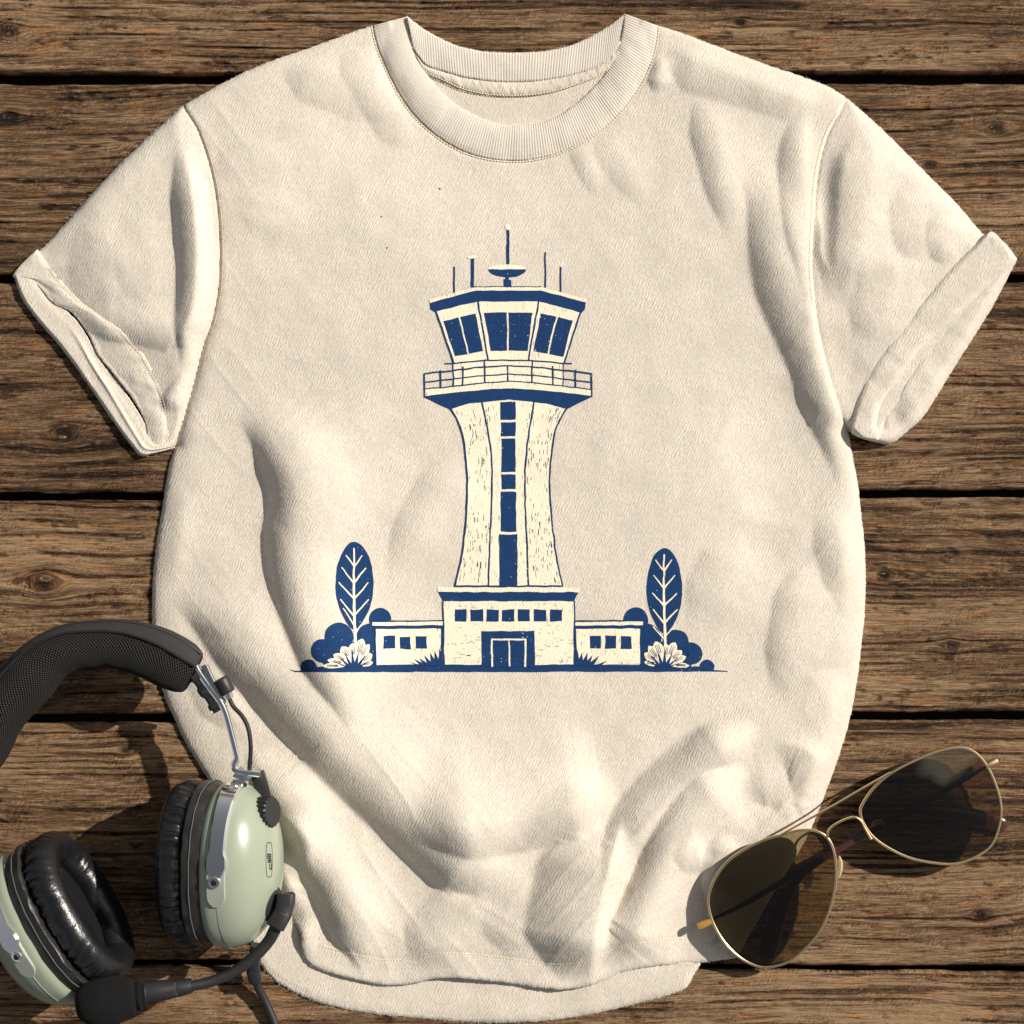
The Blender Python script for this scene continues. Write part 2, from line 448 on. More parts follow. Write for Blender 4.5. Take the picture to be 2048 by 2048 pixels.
def wood_mat():
    t = NT('weathered_wood')
    ge = t.n('ShaderNodeAttribute', attribute_name='grain').outputs['Fac']
    rl = t.n('ShaderNodeAttribute', attribute_name='relief').outputs['Fac']
    tone = t.n('ShaderNodeAttribute', attribute_name='tone').outputs['Fac']
    tc = t.n('ShaderNodeTexCoord'); sep = t.n('ShaderNodeSeparateXYZ'); t.l(tc.outputs['Object'], sep.inputs[0])
    xx = t.math('MULTIPLY', sep.outputs['X'], px1)
    def gv(ax, ay):
        c = t.n('ShaderNodeCombineXYZ')
        t.l(t.math('MULTIPLY', xx, 1 / ax), c.inputs[0]); t.l(t.math('MULTIPLY', ge, 1 / ay), c.inputs[1])
        return c.outputs[0]
    n1 = t.noise(gv(230, 11), 1, 6, 0.72, 0.3)
    n2 = t.noise(gv(46, 3.4), 1, 6, 0.82, 0.25)
    n3 = t.noise(gv(420, 75), 1, 3, 0.55, 0.5)
    dg = t.n('ShaderNodeCombineXYZ')
    t.l(t.math('MULTIPLY', t.math('ADD', xx, t.math('MULTIPLY', ge, 0.75)), 1 / 4.5), dg.inputs[0])
    t.l(t.math('MULTIPLY', t.math('SUBTRACT', ge, t.math('MULTIPLY', xx, 0.35)), 1 / 11.0), dg.inputs[1])
    saw = t.noise(dg.outputs[0], 1, 3, 0.65)
    where = t.ramp(t.noise(gv(120, 45), 1, 3, 0.6), [(0.40, 0.15), (0.62, 1.0)])
    fleck = t.noise(gv(22, 2.6), 1, 3, 0.7)
    v = t.math('ADD', t.math('MULTIPLY', n1, 0.30), t.math('ADD', t.math('MULTIPLY', n2, 0.66), t.math('MULTIPLY', n3, 0.20)))
    v = t.math('ADD', v, t.math('MULTIPLY', t.math('MULTIPLY', t.math('SUBTRACT', saw, 0.5), where), 0.42))
    v = t.math('ADD', v, t.math('MULTIPLY', rl, 0.10))
    v = t.math('ADD', v, t.math('MULTIPLY', tone, 1.0))
    v = t.math('SUBTRACT', v, 0.025)
    col = t.ramp(v, [(0.34, (0.016, 0.008, 0.004)), (0.43, (0.068, 0.034, 0.016)), (0.51, (0.152, 0.081, 0.040)),
                     (0.565, (0.265, 0.154, 0.082)), (0.66, (0.50, 0.325, 0.185))])
    hue = t.noise(gv(110, 16), 1, 3, 0.6)
    col = t.mixc(1.0, col, t.ramp(hue, [(0.33, (0.98, 0.94, 1.02)), (0.43, (0.98, 0.99, 0.92)), (0.55, (1.0, 1.0, 1.0)), (0.66, (1.22, 0.97, 0.70))]), 'MULTIPLY')
    grey = t.noise(gv(240, 40), 1, 3, 0.5)
    col = t.mixc(t.math('MULTIPLY', t.math('SUBTRACT', grey, 0.5, clamp=True), 1.6, clamp=True), col,
                 t.mixc(1.0, col, (0.90, 1.0, 1.06), 'MULTIPLY'))
    fl = t.ramp(fleck, [(0.575, 0.0), (0.68, 1.0)])
    col = t.mixc(t.math('MULTIPLY', fl, 0.65), col, (0.46, 0.31, 0.165))
    crk = t.ramp(t.noise(gv(150, 3.4), 1, 3, 0.65), [(0.31, 1.0), (0.38, 0.0)])
    col = t.mixc(t.math('MULTIPLY', crk, 0.65), col, (0.014, 0.008, 0.005))
    hh = t.math('ADD', t.math('MULTIPLY', n2, 1.3), t.math('ADD', t.math('MULTIPLY', t.math('MULTIPLY', saw, where), 1.1), t.math('MULTIPLY', fleck, 0.6)))
    hh = t.math('SUBTRACT', hh, t.math('MULTIPLY', crk, 0.8))
    b = t.bump(hh, 0.0026, 1.0)
    t.set(Base_Color=col, Roughness=0.75, Normal=b, Specular_IOR_Level=0.25)
    return t.m
M_WOOD = wood_mat()

def simple(name, col, rough, metal=0.0, spec=0.5, bumps=None, coat=0.0):
    t = NT(name)
    if bumps:
        sc, dist = bumps
        t.set(Normal=t.bump(t.noise(t.coords(0, (px1 / sc,) * 3), 1, 3, 0.6), dist, 0.8))
        mot = t.noise(t.coords(0, (px1 / (sc * 3),) * 3), 1, 3, 0.6)
        t.set(Base_Color=t.mixc(mot, tuple(c * 0.8 for c in col), tuple(c * 1.2 for c in col)))
    else: t.set(Base_Color=col)
    t.set(Roughness=rough, Metallic=metal, Specular_IOR_Level=spec)
    t.p.inputs['Coat Weight'].default_value = coat; t.p.inputs['Coat Roughness'].default_value = 0.15
    return t.m

M_GREEN = simple('sage_green_shell', (0.30, 0.335, 0.255), 0.30, spec=0.5, coat=0.25)
M_LEATHER = simple('black_leatherette', (0.009, 0.009, 0.010), 0.27, spec=0.6, bumps=(5, 0.0004))
M_PLATE = simple('black_vinyl_wrap', (0.022, 0.020, 0.018), 0.42, spec=0.55, bumps=(9, 0.0004))
M_FOAM = simple('dark_foam', (0.008, 0.008, 0.010), 0.95, spec=0.1, bumps=(3, 0.0006))
M_RUBBER = simple('black_rubber', (0.022, 0.022, 0.023), 0.45, spec=0.4, bumps=(3, 0.00008))
M_COVER = simple('smooth_band_cloth', (0.030, 0.026, 0.026), 0.75, spec=0.3, bumps=(3, 0.0003))
M_CHROME = simple('chrome', (0.93, 0.92, 0.89), 0.12, metal=1.0)
M_STEEL = simple('brushed_steel', (0.60, 0.59, 0.56), 0.22, metal=1.0)
M_TAB = simple('sage_metal_tab', (0.42, 0.44, 0.37), 0.35, metal=0.3)
M_MARK = simple('black_marking_paint', (0.01, 0.01, 0.01), 0.5)
M_GOLD = simple('pale_gold_wire', (0.92, 0.68, 0.38), 0.24, metal=1.0)
M_TORT = simple('dark_tortoise_acetate', (0.060, 0.020, 0.013), 0.18, spec=0.6, coat=0.4)
M_AMBER = simple('amber_endpiece', (0.45, 0.24, 0.06), 0.16, spec=0.6, coat=0.6)
M_PIPE = simple('grey_thread', (0.09, 0.09, 0.09), 0.7)

def weave_mat(name, col, sc, dist):
    t = NT(name)
    at = t.n('ShaderNodeAttribute', attribute_name='wu').outputs['Fac']; av = t.n('ShaderNodeAttribute', attribute_name='wv').outputs['Fac']
    a = t.math('SINE', t.math('MULTIPLY', at, sc)); b = t.math('SINE', t.math('MULTIPLY', av, sc))
    w = t.math('MULTIPLY', a, b)
    f = t.noise(t.coords(0, (px1 / 3,) * 3), 1, 2, 0.6)
    h = t.math('ADD', w, t.math('MULTIPLY', f, 0.7))
    c = t.mixc(t.ramp(w, [(0.35, 0.0), (0.8, 1.0)]), tuple(k * 0.35 for k in col), tuple(k * 1.35 for k in col))
    t.set(Base_Color=c, Roughness=0.9, Specular_IOR_Level=0.25, Normal=t.bump(h, dist, 1.0))
    return t.m
M_MESH = weave_mat('coarse_black_mesh', (0.050, 0.046, 0.042), 2 * math.pi, 0.0010)
M_MUFF = weave_mat('knitted_mic_foam', (0.020, 0.020, 0.021), 2 * math.pi, 0.0008)

def lens_mat():
    t = NT('smoked_green_lens')
    tr = t.n('ShaderNodeBsdfTransparent'); tr.inputs[0].default_value = (0.58, 0.53, 0.40, 1)
    gl = t.n('ShaderNodeBsdfGlossy'); gl.inputs['Roughness'].default_value = 0.02; gl.inputs[0].default_value = (1, 1, 1, 1)
    fr = t.n('ShaderNodeFresnel'); fr.inputs[0].default_value = 1.46
    mx = t.n('ShaderNodeMixShader'); t.l(fr.outputs[0], mx.inputs[0]); t.l(tr.outputs[0], mx.inputs[1]); t.l(gl.outputs[0], mx.inputs[2])
    t.l(mx.outputs[0], t.out.inputs[0]); t.t.nodes.remove(t.p)
    return t.m
M_LENS = lens_mat()
def pad_mat():
    t = NT('clear_silicone_pad')
    t.set(Base_Color=(0.75, 0.66, 0.45), Roughness=0.15, Alpha=0.55); return t.m
M_PAD = pad_mat()

# ================================================================== SETTING: the plank table
table = empty('wooden_tabletop', (0, 0, 0), 'dark weathered wooden planks laid side by side under the shirt', None, 'structure')
KNOTS = [(18, 62, 16), (88, 1165, 26), (128, 868, 20), (20, 232, 12), (1990, 258, 14), (1770, 1150, 9), (1900, 1290, 12),
         (1860, 330, 10), (300, 1190, 10), (1960, 1830, 12), (250, 1500, 9), (1480, 45, 8), (1270, 90, 6), (620, 1960, 8)]
PLANKS = [(-300, -300, 147, 143), (170, 170, 549, 546), (566, 565, 986, 979), (1001, 995, 1429, 1422), (1445, 1440, 1916, 1932), (1929, 1945, 2420, 2420)]
TONES = [0.005, -0.02, -0.025, -0.005, 0.02, 0.01]
for i, (tl, tr_, bl, br) in enumerate(PLANKS):
    xs = np.arange(-420, 2470, 4.6)
    nv = int((bl - tl) / 1.75)
    v = np.linspace(0, 1, nv)
    U, Vv = np.meshgrid(xs, v)
    f = np.clip(U / 2048, -0.3, 1.3)
    top = tl + (tr_ - tl) * f; bot = bl + (br - bl) * f
    top = top + vnoise(U / 90, U * 0 + 3.3, i) * 2.2 + vnoise(U / 17, U * 0 + 1.3, i) * 0.9
    bot = bot + vnoise(U / 90, U * 0 + 8.3, i) * 2.2 + vnoise(U / 17, U * 0 + 6.3, i) * 0.9
    Y = top + (bot - top) * Vv
    psi = Y.copy(); core = np.zeros(U.shape)
    for kx, ky, kr in KNOTS:
        dx = (U - kx) / 1.7; dy = Y - ky; r2 = dx*dx + dy*dy
        psi -= kr * kr * dy / (r2 + (0.75 * kr) ** 2)
        core += np.exp(-r2 / (0.8 * kr) ** 2)
    psi += vnoise(U / 420, Y / 160, 11 + i) * 9 + vnoise(U / 130, Y / 60, 21 + i) * 2.5
    g = psi + 1000 * i
    fine = vnoise(U / 48, g / 4.2, 8) + 0.7 * vnoise((U + 0.8 * g) / 14, g / 4.4, 9) * smooth01(vnoise(U / 130, g / 50, 10) + 0.6)
    r = (vnoise(U / 170, g / 5.5, 1) * 0.55 + vnoise(U / 60, g / 3.6, 2) * 0.40 + vnoise(U / 300, g / 16, 3) * 0.5)
    groove = -smooth01((vnoise(U / 260, g / 6.0, 4) - 0.38) / 0.35)
    chip = -smooth01((vnoise(U / 45, g / 12, 6) + vnoise(U / 11, g / 5, 7) * 0.5 - 0.72) / 0.3)
    rel = r + 0.5 * fine + groove * 1.6 + chip * 1.2 - core * 0.6
    z = 0.00050 * r + 0.00036 * fine + 0.0011 * groove + 0.0008 * chip - 0.0010 * core + 0.0007 * vnoise(U / 500, Y / 120, 31 + i)
    ed = np.minimum(Y - top, bot - Y)
    ew = 9 + 4 * vnoise(U / 60, Vv * 3, 41 + i)
    q = np.clip(1 - ed / ew, 0, 1)
    z -= 0.0042 * (1 - np.sqrt(np.clip(1 - q * q, 0, 1)))
    tone = TONES[i] + 0.05 * vnoise(U / 330, Y / 130, 51 + i) - 0.22 * np.clip(core, 0, 1.2) - 0.05 * np.clip(-groove, 0, 1) - 0.04 * np.clip(-chip, 0, 1)
    V3 = Wn(U, Y, z).reshape(-1, 3)
    ny, nx = U.shape
    idx = np.arange(ny * nx).reshape(ny, nx)
    quads = np.stack([idx[:-1, :-1], idx[1:, :-1], idx[1:, 1:], idx[:-1, 1:]], -1).reshape(-1, 4)
    # sides and underside
    def drop(row):
        b = V3[row].copy(); b[:, 2] = -0.024; return b
    base = len(V3)
    V3 = np.vstack([V3, drop(idx[0]), drop(idx[-1])])
    t0 = base + np.arange(nx); b0 = base + nx + np.arange(nx)
    side = np.concatenate([np.stack([idx[0][:-1], idx[0][1:], t0[1:], t0[:-1]], -1),
                           np.stack([idx[-1][1:], idx[-1][:-1], b0[:-1], b0[1:]], -1),
                           np.stack([t0[:-1], t0[1:], b0[1:], b0[:-1]], -1)])
    ext = lambda a: np.concatenate([a.ravel(), a[0], a[-1]])
    np_mesh('plank', V3, [quads, side], M_WOOD, table, True, {'grain': ext(g), 'relief': ext(rel * 0.5), 'tone': ext(tone)})

bm = bmesh.new(); bmesh.ops.create_cube(bm, size=1)  # dark sheet added below the planks to keep sky out of the gaps
bmesh.ops.scale(bm, verts=bm.verts, vec=(1.10, 1.04, 0.02)); bmesh.ops.translate(bm, verts=bm.verts, vec=(0, -0.012, -0.036))
M_BLACKOUT = NT('blackout_dark').set(Base_Color=(0.010, 0.007, 0.005), Roughness=0.9)
bm_obj('gap_blackout', bm, M_BLACKOUT, table, False)

# ================================================================== T-SHIRT
shirt = empty('t_shirt', W(1000, 1000, 0), 'cream short-sleeved t-shirt with a navy control tower print laid on the planks', 't-shirt')

neck_out = [(746, 51), (755, 91), (774, 138), (799, 188), (830, 231), (870, 268), (914, 296), (957, 312), (1004, 320), (1051, 320), (1097, 312), (1131, 300), (1175, 278), (1212, 250), (1249, 213), (1280, 169), (1299, 129), (1311, 88), (1315, 51)]
neck_in = [(815, 33), (821, 67), (830, 107), (849, 141), (874, 175), (911, 209), (957, 234), (1004, 250), (1038, 251), (1082, 245), (1122, 228), (1153, 206), (1184, 178), (1212, 144), (1231, 107), (1243, 70), (1249, 27)]
back_top = [(815, 33), (842, 54), (874, 73), (911, 90), (957, 101), (1004, 105), (1051, 105), (1097, 101), (1144, 90), (1181, 73), (1215, 54), (1249, 27)]
tape_top = [(828, 100), (852, 130), (880, 141), (926, 154), (973, 161), (1020, 164), (1080, 161), (1144, 150), (1200, 130), (1236, 95)]
tape_bot = [(836, 122), (852, 144), (889, 161), (926, 178), (973, 188), (1019, 191), (1066, 189), (1113, 181), (1159, 166), (1206, 147), (1240, 112)]
sh_l = [(746, 51), (700, 66), (636, 90), (530, 127), (450, 164), (366, 212)]
arm_l = [(366, 212), (398, 265), (424, 345), (437, 424), (441, 504), (437, 583), (424, 647), (408, 689), (392, 753), (371, 827), (352, 890)]
side_l = [(352, 890), (339, 928), (326, 1007), (319, 1050), (313, 1088), (306, 1156), (304, 1225), (308, 1310), (326, 1384), (344, 1427), (371, 1485), (403, 1538), (440, 1600), (490, 1700), (545, 1790), (583, 1835)]
hem = [(583, 1835), (601, 1868), (604, 1905), (631, 1936), (700, 1957), (768, 1970), (827, 1967), (874, 1957), (943, 1959), (1024, 1968), (1077, 1976), (1130, 1979), (1194, 1967), (1247, 1944), (1321, 1931), (1395, 1926), (1474, 1916)]
side_r = [(1474, 1916), (1501, 1867), (1543, 1792), (1586, 1724), (1623, 1655), (1655, 1575), (1676, 1517), (1697, 1448), (1713, 1368), (1726, 1262), (1731, 1183), (1730, 1103), (1722, 1024), (1716, 970), (1708, 927), (1697, 869)]
arm_r = [(1697, 869), (1686, 837), (1665, 769), (1644, 689), (1631, 610), (1625, 530), (1628, 450), (1633, 371), (1644, 307), (1660, 260), (1678, 228), (1694, 196)]
sh_r = [(1694, 196), (1660, 175), (1607, 154), (1527, 127), (1448, 98), (1363, 66), (1315, 51)]
c_ = lambda p, n=6: catmull(p, n)
NECK_OUT, NECK_IN, ARM_L, ARM_R = c_(neck_out), c_(neck_in), c_(arm_l), c_(arm_r)
SIDES = [c_(sh_l), c_(side_l), c_(side_r), c_(sh_r)]
HEM = c_(hem)

# folds: crest polyline (heading down / such that the shaded lee is on its left on paper), height, width lit side, width lee side, taper in/out
FOLDS = [
    # left body
    ([(478, 815), (522, 850), (562, 895), (590, 950), (598, 1010), (590, 1070), (598, 1145), (622, 1220), (655, 1300), (690, 1380), (725, 1465)], 30, 95, 34, .22, .25),
    ([(350, 1175), (420, 1225), (490, 1285), (560, 1350), (650, 1452), (742, 1545), (835, 1635), (925, 1715), (990, 1778)], 36, 100, 42, .25, .10),
    ([(500, 1490), (545, 1560), (592, 1610), (626, 1670), (658, 1735), (688, 1800), (715, 1870), (740, 1950)], 30, 62, 30, .25, .25),
    ([(545, 1625), (590, 1660), (611, 1692), (600, 1722), (572, 1752), (572, 1790), (590, 1830), (606, 1872), (625, 1925)], 17, 26, 22, .2, .2),
    ([(960, 1770), (935, 1820), (880, 1880), (830, 1940)], 10, 60, 40, .3, .3),
    # centre bottom
    ([(810, 1655), (900, 1645), (1010, 1630), (1090, 1614), (1150, 1605), (1200, 1600), (1245, 1592)], 30, 80, 42, .3, .25),
    ([(1240, 1620), (1226, 1690), (1206, 1765), (1190, 1840), (1180, 1910), (1172, 1985)], 38, 28, 72, .38, .30),
    ([(960, 1700), (1010, 1760), (1040, 1840), (1045, 1930)], 8, 50, 40, .3, .3),
    ([(1520, 1450), (1440, 1505), (1370, 1560), (1310, 1622), (1262, 1685), (1240, 1730), (1222, 1790)], 24, 28, 36, .22, .35),
    ([(1500, 1535), (1440, 1580), (1385, 1635), (1348, 1690), (1318, 1750), (1288, 1820), (1255, 1880), (1200, 1930)], 31, 42, 27, .2, .2),
    ([(1345, 1700), (1385, 1712), (1425, 1700)], 8, 34, 18, .4, .4),
    ([(1452, 1660), (1444, 1700), (1436, 1760), (1420, 1810)], 12, 34, 18, .3, .3),
    ([(1545, 1490), (1600, 1500), (1645, 1535), (1660, 1585), (1648, 1640), (1615, 1690)], 13, 24, 38, .3, .3),
    ([(1480, 1590), (1530, 1570), (1570, 1590), (1575, 1640)], 6, 40, 26, .4, .4),
    ([(1720, 1345), (1650, 1395), (1580, 1430), (1500, 1465), (1420, 1505), (1320, 1565)], 12, 60, 30, .2, .35),
    ([(1640, 1600), (1570, 1640), (1500, 1660), (1420, 1720)], 8, 36, 22, .3, .3),
    ([(1350, 1860), (1400, 1890), (1470, 1880)], -6, 40, 40, .3, .3),
    # right chest and side
    ([(1392, 190), (1415, 245), (1442, 330), (1458, 405), (1466, 480)], 9, 40, 24, .3, .4),
    ([(1478, 290), (1508, 335), (1540, 392), (1566, 485), (1592, 570), (1625, 646), (1655, 712), (1678, 790), (1695, 880), (1708, 990)], 23, 60, 44, .42, .3),
    ([(1622, 205), (1606, 250), (1600, 300), (1602, 370), (1612, 455), (1618, 540), (1622, 600)], 11, 24, 24, .3, .4),
    ([(1330, 100), (1400, 122), (1500, 150), (1590, 178), (1650, 205)][::1], 8, 30, 36, .2, .2),
    ([(1500, 760), (1560, 850), (1600, 960), (1640, 1050)], -8, 90, 70, .3, .3),
    ([(1640, 1010), (1678, 1080), (1700, 1160), (1705, 1240)], 8, 40, 30, .35, .4),
    ([(1612, 1120), (1600, 1220), (1582, 1310), (1556, 1400)], 10, 60, 30, .3, .4),
    ([(1490, 1060), (1440, 1160), (1385, 1260)], 7, 60, 32, .35, .4),
    # left chest
    ([(470, 250), (500, 330), (490, 430), (470, 540)], 7, 70, 45, .3, .4),
    ([(560, 360), (545, 430), (520, 490)], 3, 60, 40, .4, .4),
    ([(560, 115), (640, 150), (720, 180), (790, 230)], 7, 45, 34, .3, .3),
    ([(690, 85), (740, 150), (790, 240), (840, 300)], 5, 26, 26, .2, .3),
    ([(925, 900), (870, 985), (820, 1080), (780, 1170)], 7, 50, 24, .3, .4),
    ([(640, 900), (660, 1000), (640, 1120)], 4, 70, 60, .4, .4),
    ([(340, 960), (350, 1050), (335, 1180)], 4, 40, 60, .3, .3),
    ([(390, 1260), (430, 1360), (480, 1460)], 8, 36, 30, .3, .3),
    ([(1310, 110), (1320, 140), (1312, 190)], 6, 20, 14, .3, .4),
    ([(1150, 275), (1175, 330), (1200, 400)], 3, 20, 14, .2, .5),
    ([(1200, 260), (1245, 330), (1300, 420)], 3, 30, 20, .2, .5),
]
SLEEVE_FOLDS = [
    ([(362, 285), (376, 335), (390, 400), (398, 480), (402, 560), (398, 640), (390, 700), (372, 760)], 24, 30, 26, .25, .25),
    ([(150, 630), (220, 640), (300, 655), (352, 668), (380, 690)], 8, 36, 22, .3, .2),
    ([(230, 420), (215, 480), (205, 560), (215, 640)], 6, 40, 36, .3, .3),
    ([(300, 400), (285, 480), (290, 560), (300, 620)], 4, 40, 30, .3, .3),
    ([(400, 745), (370, 770), (345, 800), (330, 830)], 10, 16, 12, .3, .3),
    ([(392, 790), (365, 805), (345, 818)], 7, 10, 8, .3, .3),
    # right sleeve
    ([(1712, 250), (1730, 300), (1730, 390), (1705, 500), (1672, 610)], 15, 46, 40, .25, .3),
    ([(1830, 360), (1822, 420), (1830, 470), (1860, 520)], 6, 36, 24, .3, .3),
    ([(1760, 470), (1770, 560), (1750, 640), (1720, 700)], 6, 40, 30, .3, .3),
    ([(1890, 420), (1885, 480), (1905, 530)], 6, 30, 18, .3, .3),
    ([(1650, 640), (1680, 720), (1700, 790)], -5, 40, 40, .3, .3),
]
for L, am in ((FOLDS, 1.4), (SLEEVE_FOLDS, 1.3)):
    for k, f in enumerate(L): L[k] = (resample(catmull(f[0], 6), max(8, 3 * len(f[0]))), f[1] * am, f[2], f[3] * 1.9, f[4], f[5])

def folds_h(px, py, L):
    h = np.zeros(px.shape)
    for P, amp, wlit, wlee, ta, tb in L:
        m = 3.2 * max(wlit, wlee)
        sel = (px > P[:, 0].min()-m) & (px < P[:, 0].max()+m) & (py > P[:, 1].min()-m) & (py < P[:, 1].max()+m)
        if not sel.any(): continue
        d, s, u = dist_polyline(px[sel], py[sel], P)
        tp = smooth01(u / ta) * smooth01((1 - u) / tb)
        w = np.where(s > 0, wlee, wlit) * (0.40 + 0.60 * tp)
        q = d / w
        yl = 1 - q * q
        prof = np.where(s > 0, (0.5 * (yl + np.sqrt(yl * yl + 0.012)) - 0.003) * np.exp(-(q / 2.0)**6), 1 / (1 + q**2.4) * np.exp(-(q/2.2)**4))
        h[sel] += amp * prof * tp
    return h

def roll(d, D): return np.sqrt(np.clip(1 - (1 - np.clip(d / D, 0, 1))**2, 0, 1))

def body_z(px, py):
    d = np.full(px.shape, 1e9)
    for P in SIDES: d = np.minimum(d, dist_polyline(px, py, P)[0])
    da = np.minimum(dist_polyline(px, py, ARM_L)[0], dist_polyline(px, py, ARM_R)[0])
    dn = dist_polyline(px, py, NECK_OUT)[0]
    dh = dist_polyline(px, py, HEM)[0]
    base = 22 + 12 * smooth01(d / 420)
    base = base * (0.45 + 0.55 * smooth01(dn / 260))
    base = base * (0.55 + 0.45 * smooth01(dh / 240))
    corner = np.exp(-(((px - 1480) / 170)**2 + ((py - 1830) / 190)**2))
    base *= 1 - 0.45 * corner
    f = folds_h(px, py, FOLDS)
    f = f * (0.25 + 0.75 * smooth01(np.minimum(d, 1e9) / 46)) * (0.55 + 0.45 * smooth01(dh / 70)) * smooth01(dn / 26 + 0.15)
    f += 2.2 * vnoise(px / 150, py / 150, 61) + 1.0 * vnoise(px / 62, py / 62, 62) + 0.35 * vnoise(px / 26, py / 26, 63)
    # small soft creases, gathered in the lower third and towards the armpits
    low = smooth01((py - 1380) / 260) + 0.6 * np.exp(-((px - 1640) / 90)**2) * smooth01((py - 250) / 200) + 0.5 * np.exp(-((px - 440) / 80)**2)
    cr = lambda ang, a, b, sd: (1 - np.abs(vnoise((px * math.cos(ang) + py * math.sin(ang)) / a, (-px * math.sin(ang) + py * math.cos(ang)) / b, sd)))**4
    wl_ = smooth01((1150 - px) / 300)
    f += low * 2.0 * (cr(R(52), 240, 46, 65) * wl_ + cr(R(-48), 240, 46, 66) * (1 - wl_)) + low * 1.0 * cr(R(-20), 150, 34, 67)
    h = base + f
    h = 4 + (h - 4) * roll(d, 56)
    # armhole: the body lies over the sleeve, more so towards the armpit
    depth = 3 + 13 * smooth01((py - 480) / 260)
    width = 8 + 22 * smooth01((py - 480) / 260)
    h -= np.where(da < 60, depth * (1 - roll(da, width)), 0)
    # hem: stitched line and a slightly thicker, wavy edge
    h -= 1.3 * np.exp(-((dh - 52) / 3.0)**2) * (0.7 + 0.3 * vnoise(px / 9, py / 9, 3))
    h += 2.0 * np.exp(-(dh / 9)**2) * vnoise(px / 40, py / 40, 64)
    h -= 2.5 * np.exp(-(dh / 5)**2)
    h -= 1.6 * np.exp(-((dn - 3) / 4)**2)
    return np.maximum(h, 3.6) * S

def sleeve_z(px, py):
    SO = SL_OUT if px.mean() < 1024 else SR_OUT
    d = np.full(px.shape, 1e9)
    for P in SO: d = np.minimum(d, dist_polyline(px, py, P)[0])
    base = 30 + 8 * smooth01(d / 160)
    if px.mean() < 1024: base = base * (0.42 + 0.58 * smooth01(dist_polyline(px, py, L_OPEN)[0] / 150))
    f = folds_h(px, py, SLEEVE_FOLDS) * (0.3 + 0.7 * smooth01(d / 40))
    f += 1.8 * vnoise(px / 110, py / 110, 71) + 1.1 * vnoise(px / 48, py / 48, 72) + 0.4 * vnoise(px / 20, py / 20, 73)
    h = 4 + (base + f - 4) * roll(d, 40)
    arm = ARM_L if px.mean() < 1024 else ARM_R
    da = dist_polyline(px, py, arm)[0]
    # run in under the body panel at the armhole seam
    near = da < 90
    bz = np.zeros(px.shape)
    if near.any(): bz[near] = body_z(px[near], py[near]) / S
    ins_ = in_poly(px, py, body_poly)
    w_ = np.where(ins_, 1.0, 1 - smooth01(da / 52)) * (d > 0)
    h = np.where(near, h * (1 - w_) + np.minimum(h, bz - np.where(ins_, 3.0, 0.5)) * w_, h)
    h -= 0.9 * np.exp(-(da / 4)**2)
    return np.maximum(h, 3.0) * S

body_poly = np.vstack([c_(sh_l), ARM_L[1:], c_(side_l)[1:], HEM[1:], c_(side_r)[1:], ARM_R[1:], c_(sh_r)[1:]])
nk = NECK_OUT[::-1].copy()
nk_in = nk + (np.array([1030, 60]) - nk) / np.linalg.norm(np.array([1030, 60]) - nk, axis=1)[:, None] * 14
body_poly = np.vstack([body_poly, nk_in])
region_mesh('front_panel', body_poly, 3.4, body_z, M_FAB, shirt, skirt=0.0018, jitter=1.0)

# back panel: seen inside the neck and below the front hem
back_hem = [(500, 1880), (519, 1925), (551, 1962), (609, 1994), (662, 2012), (742, 2027), (848, 2037), (954, 2045), (1024, 2045), (1103, 2040), (1183, 2028), (1262, 2010), (1342, 1988), (1374, 1973), (1390, 1946), (1405, 1920)]
back_poly = np.vstack([c_([(836, 70), (874, 90), (957, 116), (1051, 120), (1144, 105), (1225, 65)]), [(1290, 140), (1600, 260), (1600, 700), (1680, 1100), (1640, 1400), (1500, 1780)], c_(back_hem)[::-1],
                       [(500, 1800), (390, 1450), (345, 1200), (400, 700), (420, 300), (760, 130)]])
BH = c_(back_hem)
def back_z(px, py):
    h = 6 + 1.6 * vnoise(px / 120, py / 60, 81) + 0.7 * vnoise(px / 40, py / 30, 82)
    dh = dist_polyline(px, py, BH)[0]
    h += smooth01((py - 1700) / 200) * (2.0 * vnoise(px / 90, py / 200, 83) + 1.5 - 3.0 * np.exp(-(dh / 9)**2)) * 1.4
    h += 4 * np.exp(-((py - 60) / 60)**2)
    return np.maximum(h, 3.5) * S
region_mesh('back_panel', back_poly, 4.5, back_z, M_FAB_IN, shirt, skirt=0.0018, jitter=1.2)

